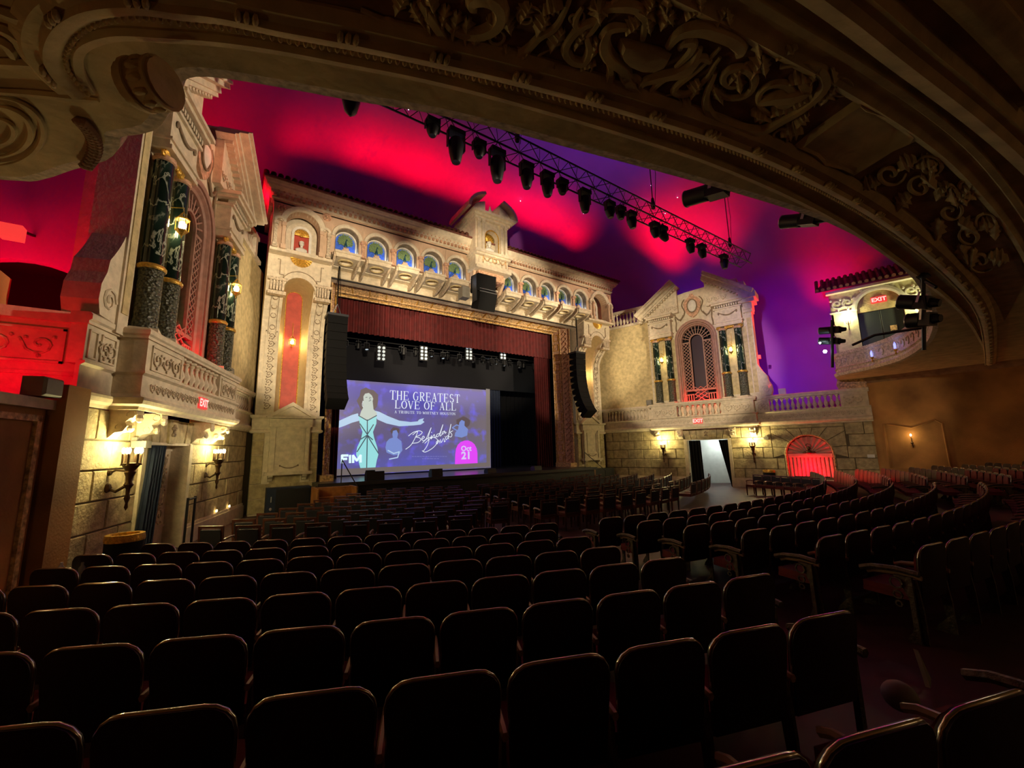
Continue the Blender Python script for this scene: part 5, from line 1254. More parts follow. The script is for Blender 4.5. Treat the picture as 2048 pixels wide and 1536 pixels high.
# ------------------------------------------------------------------ stage: curtains, screen, rig
curtain('valance',XT(1),(-6.95,6.95),(-6.95,6.95),8.25,10.1,3.62,K['curtain'],'long deep red pleated valance across the top of the stage opening',amp=.07,n=420,freq=52)
curtain('leg_curtain',XT(1),(-6.9,-6.28),(-6.9,-6.28),SZ,9,3.75,K['curtain'],'narrow dark red leg curtain at the left of the stage opening',amp=.07,n=50,freq=4)
curtain('leg_curtain',XT(1),(5.62,6.9),(5.62,6.9),SZ,9,3.75,K['curtain'],'dark red leg curtain at the right of the stage opening',amp=.07,n=70,freq=7)
curtain('stage_drape',XT(1),(3.1,4.6),(3.1,4.6),SZ,10,6.4,K['navyc'],'dark blue black leg drape beside the projection screen',amp=.08,n=60,freq=7)
curtain('stage_drape',XT(1),(5.0,9.5),(5.0,9.5),SZ,10,8.5,K['blackc'],'wide black drape in the depth of the stage on the right',amp=.1,n=90,freq=12)
curtain('back_drape',XT(1),(-9,9),(-9,9),SZ,11,11.5,K['blackc'],'black back drape behind the whole stage',amp=.1,n=160,freq=24)
m=M().box(-7,7.5,6.2,6.26,6.3,8.4); obj('black_border',m,K['blackc'],label='black cloth border above the projection screen',cat='curtain')
# projection screen and its picture
SY=5.0
sc=thing('projection_screen',(-1.7,SY,SZ),'large lit projection screen on stage showing the concert advertisement','screen')
def emat(name,c,s=1.0):
    m=bpy.data.materials.new(name); m.use_nodes=True; nt=m.node_tree; b=nt.nodes['Principled BSDF']; b.inputs['Base Color'].default_value=(.1,.1,.1,1)
    b.inputs['Emission Color'].default_value=(*c,1); b.inputs['Emission Strength'].default_value=s; b.inputs['Roughness'].default_value=.9; return m
def srgb(r,g,b_): 
    f=lambda v:(v/255/12.92) if v/255<=.04045 else ((v/255+.055)/1.055)**2.4
    return (f(r),f(g),f(b_))
sm=bpy.data.materials.new('screen_picture'); sm.use_nodes=True; nt=sm.node_tree; b=nt.nodes['Principled BSDF']; b.inputs['Base Color'].default_value=(.05,.05,.05,1)
tc=nt.nodes.new('ShaderNodeTexCoord'); sp=nt.nodes.new('ShaderNodeSeparateXYZ'); nt.links.new(tc.outputs['Object'],sp.inputs[0])
def ramp(src,stops,fac_scale=None):
    r=nt.nodes.new('ShaderNodeValToRGB'); e=r.color_ramp.elements
    e[0].position,e[0].color=stops[0][0],(*srgb(*stops[0][1]),1); e[1].position,e[1].color=stops[-1][0],(*srgb(*stops[-1][1]),1)
    for p,c in stops[1:-1]: x=e.new(p); x.color=(*srgb(*c),1)
    nt.links.new(src,r.inputs['Fac']); return r.outputs['Color']
def mrange(src,a,b_):
    n=nt.nodes.new('ShaderNodeMapRange'); n.inputs[1].default_value=a; n.inputs[2].default_value=b_; nt.links.new(src,n.inputs[0]); return n.outputs[0]
# object coords relative to thing origin handled by mesh offset: x in [-4.6,4.65], z in [0,4.9]
fx=mrange(sp.outputs[0],-4.6,4.65); fz=mrange(sp.outputs[2],0,4.9)
cH=ramp(fx,[(0,(112,104,150)),(.12,(96,88,118)),(.3,(92,86,140)),(.45,(84,84,178)),(.62,(88,84,165)),(.74,(104,98,120)),(1,(118,108,112))])
cV=ramp(fz,[(0,(96,88,110)),(.1,(88,92,180)),(.28,(100,92,120)),(.6,(112,98,108)),(.82,(80,72,175)),(.96,(92,76,205)),(1,(110,100,140))])
mx=nt.nodes.new('ShaderNodeMix'); mx.data_type='RGBA'; mx.inputs[0].default_value=.5; nt.links.new(cH,mx.inputs[6]); nt.links.new(cV,mx.inputs[7])
nz=nt.nodes.new('ShaderNodeTexNoise'); nz.inputs['Scale'].default_value=1.6; nt.links.new(tc.outputs['Object'],nz.inputs['Vector'])
mx2=nt.nodes.new('ShaderNodeMix'); mx2.data_type='RGBA'; nt.links.new(mrange(nz.outputs[0],.52,.8),mx2.inputs[0]); nt.links.new(mx.outputs[2],mx2.inputs[6]); mx2.inputs[7].default_value=(*srgb(110,100,235),1)
nt.links.new(mx2.outputs[2],b.inputs['Emission Color']); b.inputs['Emission Strength'].default_value=1.0
obj('screen_surface',M().box(-6.3,2.95,SY,SY+.04,1.2,6.06),sm,sc)
EM=dict(gray=emat('screen_border',srgb(110,100,98)),pale=emat('screen_pale',srgb(178,205,232)),cyan=emat('screen_pale_cyan',srgb(150,220,222)),skin=emat('screen_skin',srgb(190,200,190)),hair=emat('screen_hair',srgb(92,78,82)),line=emat('screen_line',srgb(70,80,90)),
        white=emat('screen_white',srgb(222,230,240),1.05),mag=emat('screen_magenta',srgb(225,70,245),1.0),figure=emat('screen_blue_figure',srgb(120,140,205)),dim=emat('screen_dim_text',srgb(140,140,200)),lilac=emat('screen_lilac',srgb(215,200,245)),logo=emat('screen_logo',srgb(215,242,255),1.1))
def spoly(name,pts,mt,d,s=.2832,o=(640,660)):
    m=M(); P_=[]
    for x,y in pts:
        p=yp(o[0]+x*s,o[1]+y*s,SY-d); P_.append((p.x,p.z))
    n=len(P_); m.add([(a,SY-d,c) for a,c in P_],[list(range(n))]); return obj(name,m,mt,sc)
def sline(name,pts,wd,mt,d,s=.2832,o=(640,660)):
    m=M()
    q=[]
    for x,y in pts:
        p=yp(o[0]+x*s,o[1]+y*s,SY-d); q.append((p.x,p.z))
    W=wd if isinstance(wd,(list,tuple)) else [wd]*len(q)
    for i in range(len(q)-1):
        (x0,z0),(x1,z1)=q[i],q[i+1]; L_=math.hypot(x1-x0,z1-z0) or 1e-6; nx,nz=-(z1-z0)/L_,(x1-x0)/L_; e=.25; tx,tz=(x1-x0)/L_*W[i]*e,(z1-z0)/L_*W[i]*e
        m.add([(x0-tx+nx*W[i]/2,SY-d,z0-tz+nz*W[i]/2),(x1+tx+nx*W[i+1]/2,SY-d,z1+tz+nz*W[i+1]/2),(x1+tx-nx*W[i+1]/2,SY-d,z1+tz-nz*W[i+1]/2),(x0-tx-nx*W[i]/2,SY-d,z0-tz-nz*W[i]/2)],[(0,1,2,3)])
    return obj(name,m,mt,sc)
spoly('lower_border',[(60,1032),(1204,962),(1204,935),(60,985)],EM['gray'],.003)
spoly('side_border',[(1172,415),(1200,418),(1204,962),(1176,965)],EM['gray'],.004)
bl=lambda cx,cy,rx,ry,n=14,ph=0,am=.12:[(cx+rx*(1+am*sin(3*k+ph))*cos(2*PI*k/n),cy+ry*(1+am*cos(2*k+ph))*sin(2*PI*k/n)) for k in range(n)]
spoly('singer_hair',bl(338,500,72,92),EM['hair'],.006)
spoly('singer_arm',[(268,588),(225,600),(170,625),(120,648),(120,695),(170,678),(225,655),(280,640)],EM['pale'],.008)
spoly('singer_arm',[(372,566),(420,578),(480,608),(560,640),(640,650),(690,645),(700,632),(735,622),(725,638),(738,650),(712,668),(660,674),(560,680),(470,660),(405,632)],EM['pale'],.008)
spoly('singer_neck',[(300,500),(372,505),(378,560),(402,585),(400,625),(330,640),(278,612),(290,575),(304,550)],EM['skin'],.009)
spoly('singer_face',[(306,470),(318,450),(345,444),(366,462),(376,486),(370,508),(348,524),(322,515),(308,498)],EM['skin'],.010)
spoly('singer_dress',[(272,606),(332,634),(400,606),(398,660),(374,720),(382,760),(405,830),(412,880),(400,925),(392,970),(285,975),(270,920),(255,880),(262,830),(290,770),(300,720),(282,670)],EM['cyan'],.011)
for a in ([(272,604),(334,640),(400,604)],[(334,634),(334,740),(330,972)],[(282,662),(334,738),(378,668)],[(262,860),(334,745),(412,870)],[(290,770),(334,742),(372,775)]): sline('dress_line',a,.05,EM['line'],.013)
for a in ([(322,476),(334,474)],[(350,474),(362,478)],[(345,502),(360,498)],[(348,480),(356,492)]): sline('face_line',a,.028,EM['line'],.013)
sline('dancer_earring',[(304,505),(298,520),(300,538),(306,545)],.02,EM['white'],.013)
spoly('small_singer',[(470,790),(490,768),(515,760),(510,735),(516,712),(540,706),(552,730),(545,762),(575,785),(582,850),(560,880),(520,885),(470,865),(462,830)],EM['figure'],.008)
spoly('small_singer_hair',bl(530,715,32,30,10),EM['hair'],.007); sline('small_singer_arms',[(480,850),(520,872),(560,860),(548,900),(490,912)],.06,EM['pale'],.010)
spoly('second_singer_hair',bl(1010,655,50,42,12),EM['hair'],.006)
spoly('second_singer',[(985,650),(1000,635),(1022,645),(1020,675),(1045,700),(1040,745),(1000,760),(950,750),(955,725),(975,700)],EM['figure'],.008); sline('second_singer_arm',[(975,715),(935,690),(965,670),(990,680)],.07,EM['figure'],.009)
spoly('date_badge',[(953,948),(955,880),(960,840),(972,812),(992,792),(1020,781),(1045,780),(1072,790),(1092,808),(1106,836),(1112,870),(1113,940)],EM['mag'],.008)
# serif capitals drawn as thick and thin strokes on a 0..1 grid
TK,TN=.17,.06
GL={'T':[[(0,1),(1,1),TN],[(.5,1),(.5,0),TK],[(.3,0),(.7,0),TN],[(0,1),(0,.78),TN],[(1,1),(1,.78),TN]],
'H':[[(.15,1),(.15,0),TK],[(.85,1),(.85,0),TK],[(.15,.5),(.85,.5),TN],[(0,1),(.3,1),TN],[(0,0),(.3,0),TN],[(.7,1),(1,1),TN],[(.7,0),(1,0),TN]],
'E':[[(.2,1),(.2,0),TK],[(0,1),(.9,1),TN],[(0,0),(.95,0),TN],[(.2,.52),(.7,.52),TN],[(.9,1),(.9,.8),TN],[(.95,0),(.95,.22),TN],[(.7,.62),(.7,.42),TN]],
'L':[[(.2,1),(.2,0),TK],[(0,1),(.4,1),TN],[(0,0),(.95,0),TN],[(.95,0),(.95,.25),TN]],
'F':[[(.2,1),(.2,0),TK],[(0,1),(.9,1),TN],[(0,0),(.4,0),TN],[(.2,.52),(.7,.52),TN],[(.9,1),(.9,.8),TN],[(.7,.62),(.7,.42),TN]],
'I':[[(.5,1),(.5,0),TK],[(.25,1),(.75,1),TN],[(.25,0),(.75,0),TN]],
'A':[[(.5,1),(.12,0),TN],[(.5,1),(.86,0),TK],[(.25,.35),(.75,.35),TN],[(0,0),(.25,0),TN],[(.7,0),(1,0),TN]],
'V':[[(.12,1),(.5,0),TK],[(.88,1),(.5,0),TN],[(0,1),(.3,1),TN],[(.75,1),(1,1),TN]],
'N':[[(.12,1),(.12,0),TN],[(.12,1),(.88,0),TK],[(.88,1),(.88,0),TN],[(0,0),(.26,0),TN],[(.74,1),(1,1),TN],[(0,1),(.2,1),TN]],
'W':[[(.05,1),(.3,0),TK],[(.3,0),(.5,.9),TN],[(.5,.9),(.72,0),TK],[(.72,0),(.95,1),TN],[(0,1),(.18,1),TN],[(.85,1),(1,1),TN]],
'Y':[[(.1,1),(.5,.5),TK],[(.9,1),(.5,.5),TN],[(.5,.5),(.5,0),TK],[(0,1),(.25,1),TN],[(.75,1),(1,1),TN],[(.3,0),(.7,0),TN]]}
def cur(cx,cy,rx,ry,t0,t1,n=9):
    L=[]; 
    for i in range(n):
        a,b_=t0+(t1-t0)*i/n,t0+(t1-t0)*(i+1)/n; am=(a+b_)/2; w=TN+(TK-TN)*abs(cos(rad(am)))**1.2
        L.append([(cx+rx*cos(rad(a)),cy+ry*sin(rad(a))),(cx+rx*cos(rad(b_)),cy+ry*sin(rad(b_))),w])
    return L
GL['O']=cur(.5,.5,.45,.5,0,360,16); GL['G']=cur(.5,.5,.45,.5,50,320,12)+[[(.86,.15),(.86,.48),TK*.8],[(.65,.48),(1,.48),TN]]
GL['S']=cur(.5,.75,.33,.25,30,260,9)+cur(.5,.25,.36,.25,90,-160,9); GL['U']=[[(.15,1),(.15,.35),TK],[(.85,1),(.85,.35),TN],[(0,1),(.3,1),TN],[(.72,1),(1,1),TN]]+cur(.5,.32,.35,.32,180,360,8)
GL['R']=[[(.2,1),(.2,0),TK],[(0,0),(.4,0),TN],[(0,1),(.5,1),TN],[(.2,.5),(.5,.5),TN],[(.45,.5),(.85,0),TK],[(.8,0),(1,0),TN]]+cur(.48,.75,.34,.25,90,-90,7)
GL['B']=[[(.2,1),(.2,0),TK],[(0,1),(.5,1),TN],[(0,0),(.5,0),TN],[(.2,.52),(.5,.52),TN]]+cur(.48,.76,.3,.24,90,-90,6)+cur(.5,.26,.36,.26,90,-90,6)
def serif(text,pxL,pxR,yL,yR,hpx,mt,name,d=.012):
    """letters between two crop-pixel ends of the baseline"""
    wd={'I':.5,'W':1.35,' ':.45}; tot=sum(wd.get(c,1)+.22 for c in text)-.22
    pL=yp(640+pxL*.2832,660+yL*.2832,SY-d); pR=yp(640+pxR*.2832,660+yR*.2832,SY-d); pT=yp(640+pxL*.2832,660+(yL-hpx)*.2832,SY-d)
    H=pT.z-pL.z; sx=(pR.x-pL.x)/tot; x=pL.x; 
    z0=(pL.z+pR.z)/2
    for c in text:
        w_=wd.get(c,1)
        if c!=' ':
            m=M()
            for (a,b_,t) in GL[c]:
                x0,zz0=x+a[0]*w_*sx,z0+a[1]*H; x1,zz1=x+b_[0]*w_*sx,z0+b_[1]*H; L_=math.hypot(x1-x0,zz1-zz0) or 1e-6
                W=t*sx*1.1; nx,nz=-(zz1-zz0)/L_*W/2,(x1-x0)/L_*W/2; ex,ez=(x1-x0)/L_*W*.2,(zz1-zz0)/L_*W*.2
                m.add([(x0-ex+nx,SY-d,zz0-ez+nz),(x1+ex+nx,SY-d,zz1+ez+nz),(x1+ex-nx,SY-d,zz1+ez-nz),(x0-ex-nx,SY-d,zz0-ez-nz)],[(0,1,2,3)])
            obj('letter',m,mt,sc)
        x+=(w_+.22)*sx
serif('THE GREATEST',494,986,491,512,62,EM['white'],'t1')
serif('LOVE OF ALL',528,960,552,568,54,EM['white'],'t2')
serif('A TRIBUTE TO WHITNEY HOUSTON',526,956,588,600,18,EM['white'],'t3')
def sans(text,px,py,hpx,mt,bold=.0,sx=1.0,d=.014,name='lettering'):
    p=yp(640+px*.2832,660+py*.2832,SY-d); pT=yp(640+px*.2832,660+(py-hpx)*.2832,SY-d); h=pT.z-p.z
    me=text_mesh(text,h/.72,bold); m=M()
    for v in me.vertices: m.v.append((p.x+v.co.x*sx,SY-d,p.z+v.co.y))
    m.f=[list(f.vertices) for f in me.polygons]
    me2=mkmesh(name,m,mt,False,tuple(sc['_o']),False); o=bpy.data.objects.new(name,me2); C.objects.link(o); o.parent=sc; return o
for L_ in ([(156,938),(156,886)],[(156,887),(196,886)],[(156,911),(188,910)],[(212,936),(212,886)],[(234,935),(234,886)],[(234,887),(260,922)],[(260,922),(287,885)],[(287,885),(287,932)]): sline('logo_stroke',L_,.115,EM['logo'],.022)
sans('Oct',1033,853,36,EM['lilac'],.012,1.05); sans('21',1033,910,52,EM['lilac'],.022,1.1)
for x0,x1,yy in ((650,895,893),(722,845,909)):
    x=x0
    while x<x1-8:
        w_=random.uniform(8,22); sline('small_print_dash',[(x,yy),(min(x+w_,x1),yy)],.02,EM['dim'],.014); x+=w_+6
# handwritten name, traced as pen strokes
for a in ([(655,740),(690,715),(668,770),(640,815),(605,842)],[(625,748),(660,722),(700,712),(722,722),(705,742),(675,755),(700,760),(712,775),(690,795),(650,800)],
          [(722,770),(738,758),(728,750),(718,772),(735,782),(752,765)],[(752,765),(785,690),(770,735),(765,775),(782,762)],[(782,762),(788,745),(785,770),(795,755),(808,738),(812,762),(822,748)],
          [(845,730),(825,738),(826,755),(842,740),(868,668),(848,740),(852,748),(862,736)],[(880,712),(864,722),(866,736),(882,716),(884,730),(892,722)],[(787,722),(789,725)],
          [(740,800),(770,775),(755,820),(728,858)],[(725,795),(765,762),(810,760),(832,785),(800,830),(745,862),(722,852)],
          [(838,778),(822,790),(826,805),(842,782),(846,800)],[(850,772),(856,795),(872,765)],[(878,768),(878,790),(886,782)],[(882,752),(884,755)],[(905,745),(888,758),(892,775),(908,748),(925,665),(906,755),(910,768)],[(938,712),(920,722),(932,738),(925,755),(905,752)]):
    sline('signature_stroke',smooth(a,3),.035,EM['white'],.015)
# stage lighting rig behind the valance
def pipe_run(name,x0,x1,y,z,label): obj(name,M().tube([(x0,y,z),(x1,y,z)],.03,6),K['black'],label=label,cat='pipe')
for j,(y,z) in enumerate(((4.4,8.15),(5.6,8.5),(7.2,8.9))):
    pipe_run('lighting_pipe',-6.6,6.4,y,z,'dark lighting pipe over the stage, %s from the valance'%('nearest','second','third')[j])
    for i in range(12 if j<2 else 8):
        x=-6.2+ (12.2/(11 if j<2 else 7))*i+random.uniform(-.2,.2)
        f=thing('stage_light',(x,y,z-.5),'dark stage light, %s from the left on the %s pipe above the stage'%(NUMW[i],('front','middle','rear')[j]),'stage light','stage lights on the %s overhead pipe'%('front','middle','rear')[j])
        m=M(); m.tube([(x,y,z),(x,y,z-.14)],.02,4).box(x-.13,x+.13,y-.02,y+.02,z-.17,z-.14).box(x-.14,x-.12,y-.03,y+.03,z-.42,z-.15).box(x+.12,x+.14,y-.03,y+.03,z-.42,z-.15); obj('yoke',m,K['truss'],f)
        tl=random.uniform(-.6,.2); c_,s_=cos(tl),sin(tl)
        h=M(lambda a,b,c,x=x,y=y,z=z,c_=c_,s_=s_:(x+a,y+b*c_-c*s_,z-.36+b*s_+c*c_))
        h.lathe([(.05,.2),(.10,.16),(.11,-.02),(.12,-.2),(.10,-.2),(.09,-.14)],0,0,10); obj('head',h,K['black'],f,smooth=True)
        l=M(lambda a,b,c,x=x,y=y,z=z,c_=c_,s_=s_:(x+a,y+b*c_-c*s_,z-.36+b*s_+c*c_)).lathe([(.0,-.15),(.09,-.15)],0,0,10); obj('lens',l,K['glint'] if i%4==1 else K['lens'],f)
for px in (762,847,937,1005):
    p=yp(px,707,4.2); f=thing('blinder_light',(p.x,4.2,p.z-.35),'upright blinder of paired round lamps above the stage, %s'%{762:'farthest left',847:'second from the left',937:'third from the left',1005:'farthest right'}[px],'stage light')
    obj('case',M().box(p.x-.24,p.x+.24,4.15,4.3,p.z-.42,p.z+.42),K['black'],f)
    obj('hanger',M().tube([(p.x,4.3,p.z+.4),(p.x,4.4,8.15)],.02,4),K['truss'],f)
    for r in range(4):
        for c in (-1,1):
            obj('lamp_face',M(lambda a,b,c_,p=p,r=r,c=c:(p.x+c*.12+a,4.14-b,p.z-.3+.2*r+c_)).side([(0,0)]*0+[(.0,0),(.01,0),(.01,.01)],0,.001) if False else M().tube([(p.x+c*.12,4.15,p.z-.3+.2*r),(p.x+c*.12,4.11,p.z-.3+.2*r)],.075,10),K['glint'],f)
# ghost light and side tower
gx=yp(1081,822,4.6)
gl=thing('ghost_light',(gx.x,4.6,SZ),'bright white ghost light on a tall truss stand at stage right edge','lamp')
m=M(); 
for dx in (-.13,.13): m.tube([(gx.x+dx,4.6,SZ),(gx.x+dx,4.6,2.7)],.025,5)
for k in range(5): m.tube([(gx.x-.13,4.6,SZ+.05+.32*k),(gx.x+.13,4.6,SZ+.35+.32*k)],.015,4)
obj('lower_truss',m,K['silver'],gl); obj('pole',M().tube([(gx.x,4.6,2.7),(gx.x,4.6,gx.z)],.03,6).box(gx.x-.12,gx.x+.12,4.5,4.7,3.2,3.5),K['truss'],gl)
obj('bulb',M().ell(tuple(gx),(.06,.06,.08),8,6),K['ghost'],gl); lamp('POINT',(gx.x,4.45,gx.z),22,(.7,1,1),.06)
# stage monitors
for k,(px,py,w_,h_,nn) in enumerate(((756,963,.34,.42,'the upright one farthest left'),(770,962,.55,.36,'second from the left'),(879,953,.55,.34,'middle of the stage edge'),(1000,947,.5,.22,'low one toward the right'),(1077,940,.5,.22,'low one nearest the right curtain'))):
    p=zp(px,py,SZ)
    mo=thing('stage_monitor',(p.x,max(p.y,.9),SZ),'black wedge stage monitor, %s'%nn,'speaker')
    X,Y=p.x,max(p.y,.9); m=M().side([(Y-.0,SZ),(Y+.4,SZ),(Y+.4,SZ+h_*.6),(Y+.25,SZ+h_),(Y+.05,SZ+h_)],X-w_/2,X+w_/2); obj('case',m,K['black'],mo); obj('grille',M().box(X-w_/2+.03,X+w_/2-.03,Y+.38,Y+.42,SZ+.03,SZ+h_*.5),K['truss'],mo)
# stair blocks, subwoofers and handrails at both ends of the stage
st=thing('wooden_steps',(-6.9,.2,0),'orange wooden step unit at the left end of the stage front','steps')
for k in range(3): obj('step',M().box(-7.75,-6.45,.5-.38*k-.38,.62,0,1.02-.33*k,ch=.01),K['wood'],st)
obj('side_panel',M().box(-7.81,-7.75,-.7,.62,0,1.04).box(-6.45,-6.4,-.7,.62,0,1.04),K['wood'],st)
for X,yy,nm in ((-6.75,.2,'left'),(6.75,.3,'right')):
    h=thing('stair_rail',(X,yy,SZ),'thin black slanted handrail at the %s stage steps'%nm,'handrail')
    sg=1 if nm=='right' else 1
    obj('post',M().tube([(X,yy+.35,SZ-.2),(X,yy+.35,SZ+.85)],.022,5),K['black'],h); obj('sloping_rail',M().tube([(X,yy+.35,SZ+.9),(X+.35,yy-.9,SZ-.15)],.022,5).tube([(X+.35,yy-.9,SZ-.15),(X+.35,yy-.9,0)],.022,5),K['black'],h)
sb=thing('subwoofer',(-8.5,1.1,0),'wide black subwoofer cabinet before the left proscenium tower','speaker')
obj('cabinet',M().box(-9.25,-7.75,1.0,1.72,0,1.05,ch=.03),K['navyc'],sb); obj('grille',M().box(-8.95,-7.8,.97,1.0,.06,1.0),K['black'],sb); obj('handle',M().tube([(-9.1,.97,.55),(-9.1,.95,.6),(-9.1,.97,.75)],.02,4).ell((-9.1,.97,.3),(.05,.02,.06),6,4),K['silver'],sb)
sb=thing('subwoofer',(8.4,1.1,0),'wide black subwoofer cabinet before the right proscenium tower','speaker')
obj('cabinet',M().box(7.7,9.6,1.0,1.72,0,1.0,ch=.03),K['black'],sb); obj('wood_post',M().box(7.55,7.75,.8,1.0,0,1.1),K['wood'],sb)
# ------------------------------------------------------------------ line arrays and hung speakers
def line_array(sd):
    side='right' if sd>0 else 'left'; X=sd*7.08; Y=1.15
    la=thing('line_array',(X,Y,3.7),'tall black curved line array loudspeaker hanging at the %s of the stage'%side,'speaker')
    obj('bumper_frame',M().box(X-.42,X+.42,Y-.3,Y+.45,8.1,8.2).tube([(X-.2,Y+.1,8.2),(X,Y,8.7)],.02,4).tube([(X+.2,Y+.1,8.2),(X,Y,8.7)],.02,4),K['truss'],la)
    obj('chain',M().tube([(X,Y,8.7),(X,Y,10.44)],.025,5).tube([(X+.12,Y+.1,8.2),(X+.1,Y+.05,9.6),(X+.04,Y,10.44)],.015,4),K['pa'],la)
    ang=rad(-4); y,z=Y,7.95; n=11
    for k in range(n):
        h=.37; 
        ang=rad(3-1.0*k-.34*k*k)   # tilt down growing
        c_,s_=cos(ang),sin(ang)
        m=M(lambda a,b,c,y=y,z=z,c_=c_,s_=s_:(X+a,y+b*c_-c*s_,z+b*s_+c*c_))
        wf=.40
        m.add([(-wf,-.28,-h/2+.012),(wf,-.28,-h/2+.012),(wf*.9,.38,-h/2+.07),(-wf*.9,.38,-h/2+.07),(-wf,-.28,h/2-.012),(wf,-.28,h/2-.012),(wf*.9,.38,h/2-.07),(-wf*.9,.38,h/2-.07)],[(0,1,2,3),(4,5,6,7),(0,1,5,4),(1,2,6,5),(2,3,7,6),(3,0,4,7)])
        b_=obj('cabinet',m,K['pa'],la)
        y+= s_*h*1.0; z-=c_*h
        # keep the curve: lower boxes swing back towards the wall
    return la
line_array(-1); line_array(1)
cs=thing('hung_speaker',(0,-.9,8.7),'pair of black boxy centre loudspeakers hanging under the arcade shrine','speaker')
p=yp(968,575,-1.0)
obj('upper_cabinet',M(lambda a,b,c:(p.x+a,-1.0+b*.98-c*.1,p.z+.25+c+b*.1)).box(-.5,.5,-.3,.45,-.52,.30,ch=.04),K['pa'],cs); obj('lower_cabinet',M(lambda a,b,c:(p.x+a,-1.0+b*.9-c*.35,p.z-.72+c*.95+b*.35)).box(-.46,.46,-.35,.4,-.40,.42,ch=.04),K['pa'],cs)
obj('yoke',M().box(p.x-.54,p.x-.5,-1.2,-.8,p.z-.8,p.z+.5).box(p.x+.5,p.x+.54,-1.2,-.8,p.z-.8,p.z+.5).tube([(p.x,-.9,p.z+.5),(p.x+.0,.3,10.9)],.02,4),K['truss'],cs); obj('side_horn',M().box(p.x-1.0,p.x-.6,-.7,-.2,p.z-.55,p.z-.02,ch=.05),K['grey'],cs)
for k in (0,1): obj('edge_trim',M().box(p.x-.46,p.x+.46,-1.42,-1.38,p.z-.27-.13*k,p.z-.25-.13*k),K['silver'],cs)
# ------------------------------------------------------------------ overhead truss with moving lights
TY,TZ=-8.0,11.3
tr=thing('lighting_truss',(0,TY,TZ-.3),'long black box truss hanging below the coloured sky','truss')
hh=.26
for dy,dz in ((-hh,-hh),(hh,-hh),(-hh,hh),(hh,hh)): obj('chord',M().tube([(-10,TY+dy,TZ+dz),(10,TY+dy,TZ+dz)],.028,6),K['truss'],tr)
m=M(); n=50
for k in range(n):
    x0,x1=-10+20*k/n,-10+20*(k+1)/n; s_=1 if k%2 else -1
    for dy in (-hh,hh): m.tube([(x0,TY+dy,TZ-hh*s_),(x1,TY+dy,TZ+hh*s_)],.014,4)
    for dz in (-hh,hh): m.tube([(x0,TY-hh*s_,TZ+dz),(x1,TY+hh*s_,TZ+dz)],.012,4)
obj('bracing',m,K['truss'],tr,kind='stuff')
for px in (1035,1308,1460):
    p=yp(px,{1035:290,1308:435,1460:490}[px],TY); obj('hoist',M().tube([(p.x,TY,TZ+.3),(p.x,TY,17.6)],.02,4).lathe([(.07,TZ+.35),(.09,TZ+.45),(.05,TZ+.8)],p.x,TY,8).tube([(p.x+.1,TY,TZ+.3),(p.x+.35,TY,TZ+2),(p.x+.12,TY,17.6)],.01,4),K['black'],tr)
MV=[(912,285,.75,0),(958,300,.32,.0),(994,330,.8,0),(1052,330,.62,.0),(1094,368,.6,0),(1124,372,.32,0),(1168,388,.6,0),(1218,413,.42,.1),(1240,424,.3,0),(1262,440,.45,.2),(1308,458,.42,.3),(1325,475,.45,.9),(1378,480,.42,.3),(1402,500,.42,.4),(1446,518,.48,0),(865,262,.3,0)]
for i,(px,py,L_,tl) in enumerate(MV):
    p=yp(px,py-16,TY); x=p.x; z=TZ-hh
    f=thing('moving_light',(x,TY,z-L_-.2),'black %s stage light under the box truss, number %s along it from the left'%('large moving-head' if L_>.55 else 'compact',('first','second','third','fourth','fifth','sixth','seventh','eighth','ninth','tenth','eleventh','twelfth','thirteenth','fourteenth','fifteenth','sixteenth')[(i+1)%16]),'stage light')
    w_=.14+.12*min(L_,.8); obj('base',M().box(x-w_,x+w_,TY-.14,TY+.14,z-.16,z-.02,ch=.02),K['black'],f)
    obj('yoke',M().box(x-w_-.03,x-w_,TY-.06,TY+.06,z-.16-L_*.55,z-.1).box(x+w_,x+w_+.03,TY-.06,TY+.06,z-.16-L_*.55,z-.1),K['black'],f)
    c_,s_=cos(tl),sin(tl); zc=z-.16-L_*.42
    h=M(lambda a,b,c,x=x,zc=zc,c_=c_,s_=s_:(x+a*c_-c*s_,TY+b,zc+a*s_+c*c_))
    h.lathe([(.0,L_*.28),(w_*.7,L_*.25),(w_*.95,.05),(w_*.85,-L_*.25),(w_*.62,-L_*.6),(w_*.5,-L_*.68),(.0,-L_*.66)],0,0,12); obj('head',h,K['black'],f,smooth=True)
# small speaker pod hidden at the balcony edge
p=yp(702,200,-9.5); f=thing('hanging_pod',(p.x,-9.5,p.z),'small dark tapered pod hanging beneath the balcony edge, left of the truss','fixture'); obj('shell',M().lathe([(.02,.35),(.16,.25),(.18,.0),(.12,-.25),(.02,-.36)],p.x,-9.5,10,c0=p.z),K['black'],f,smooth=True)
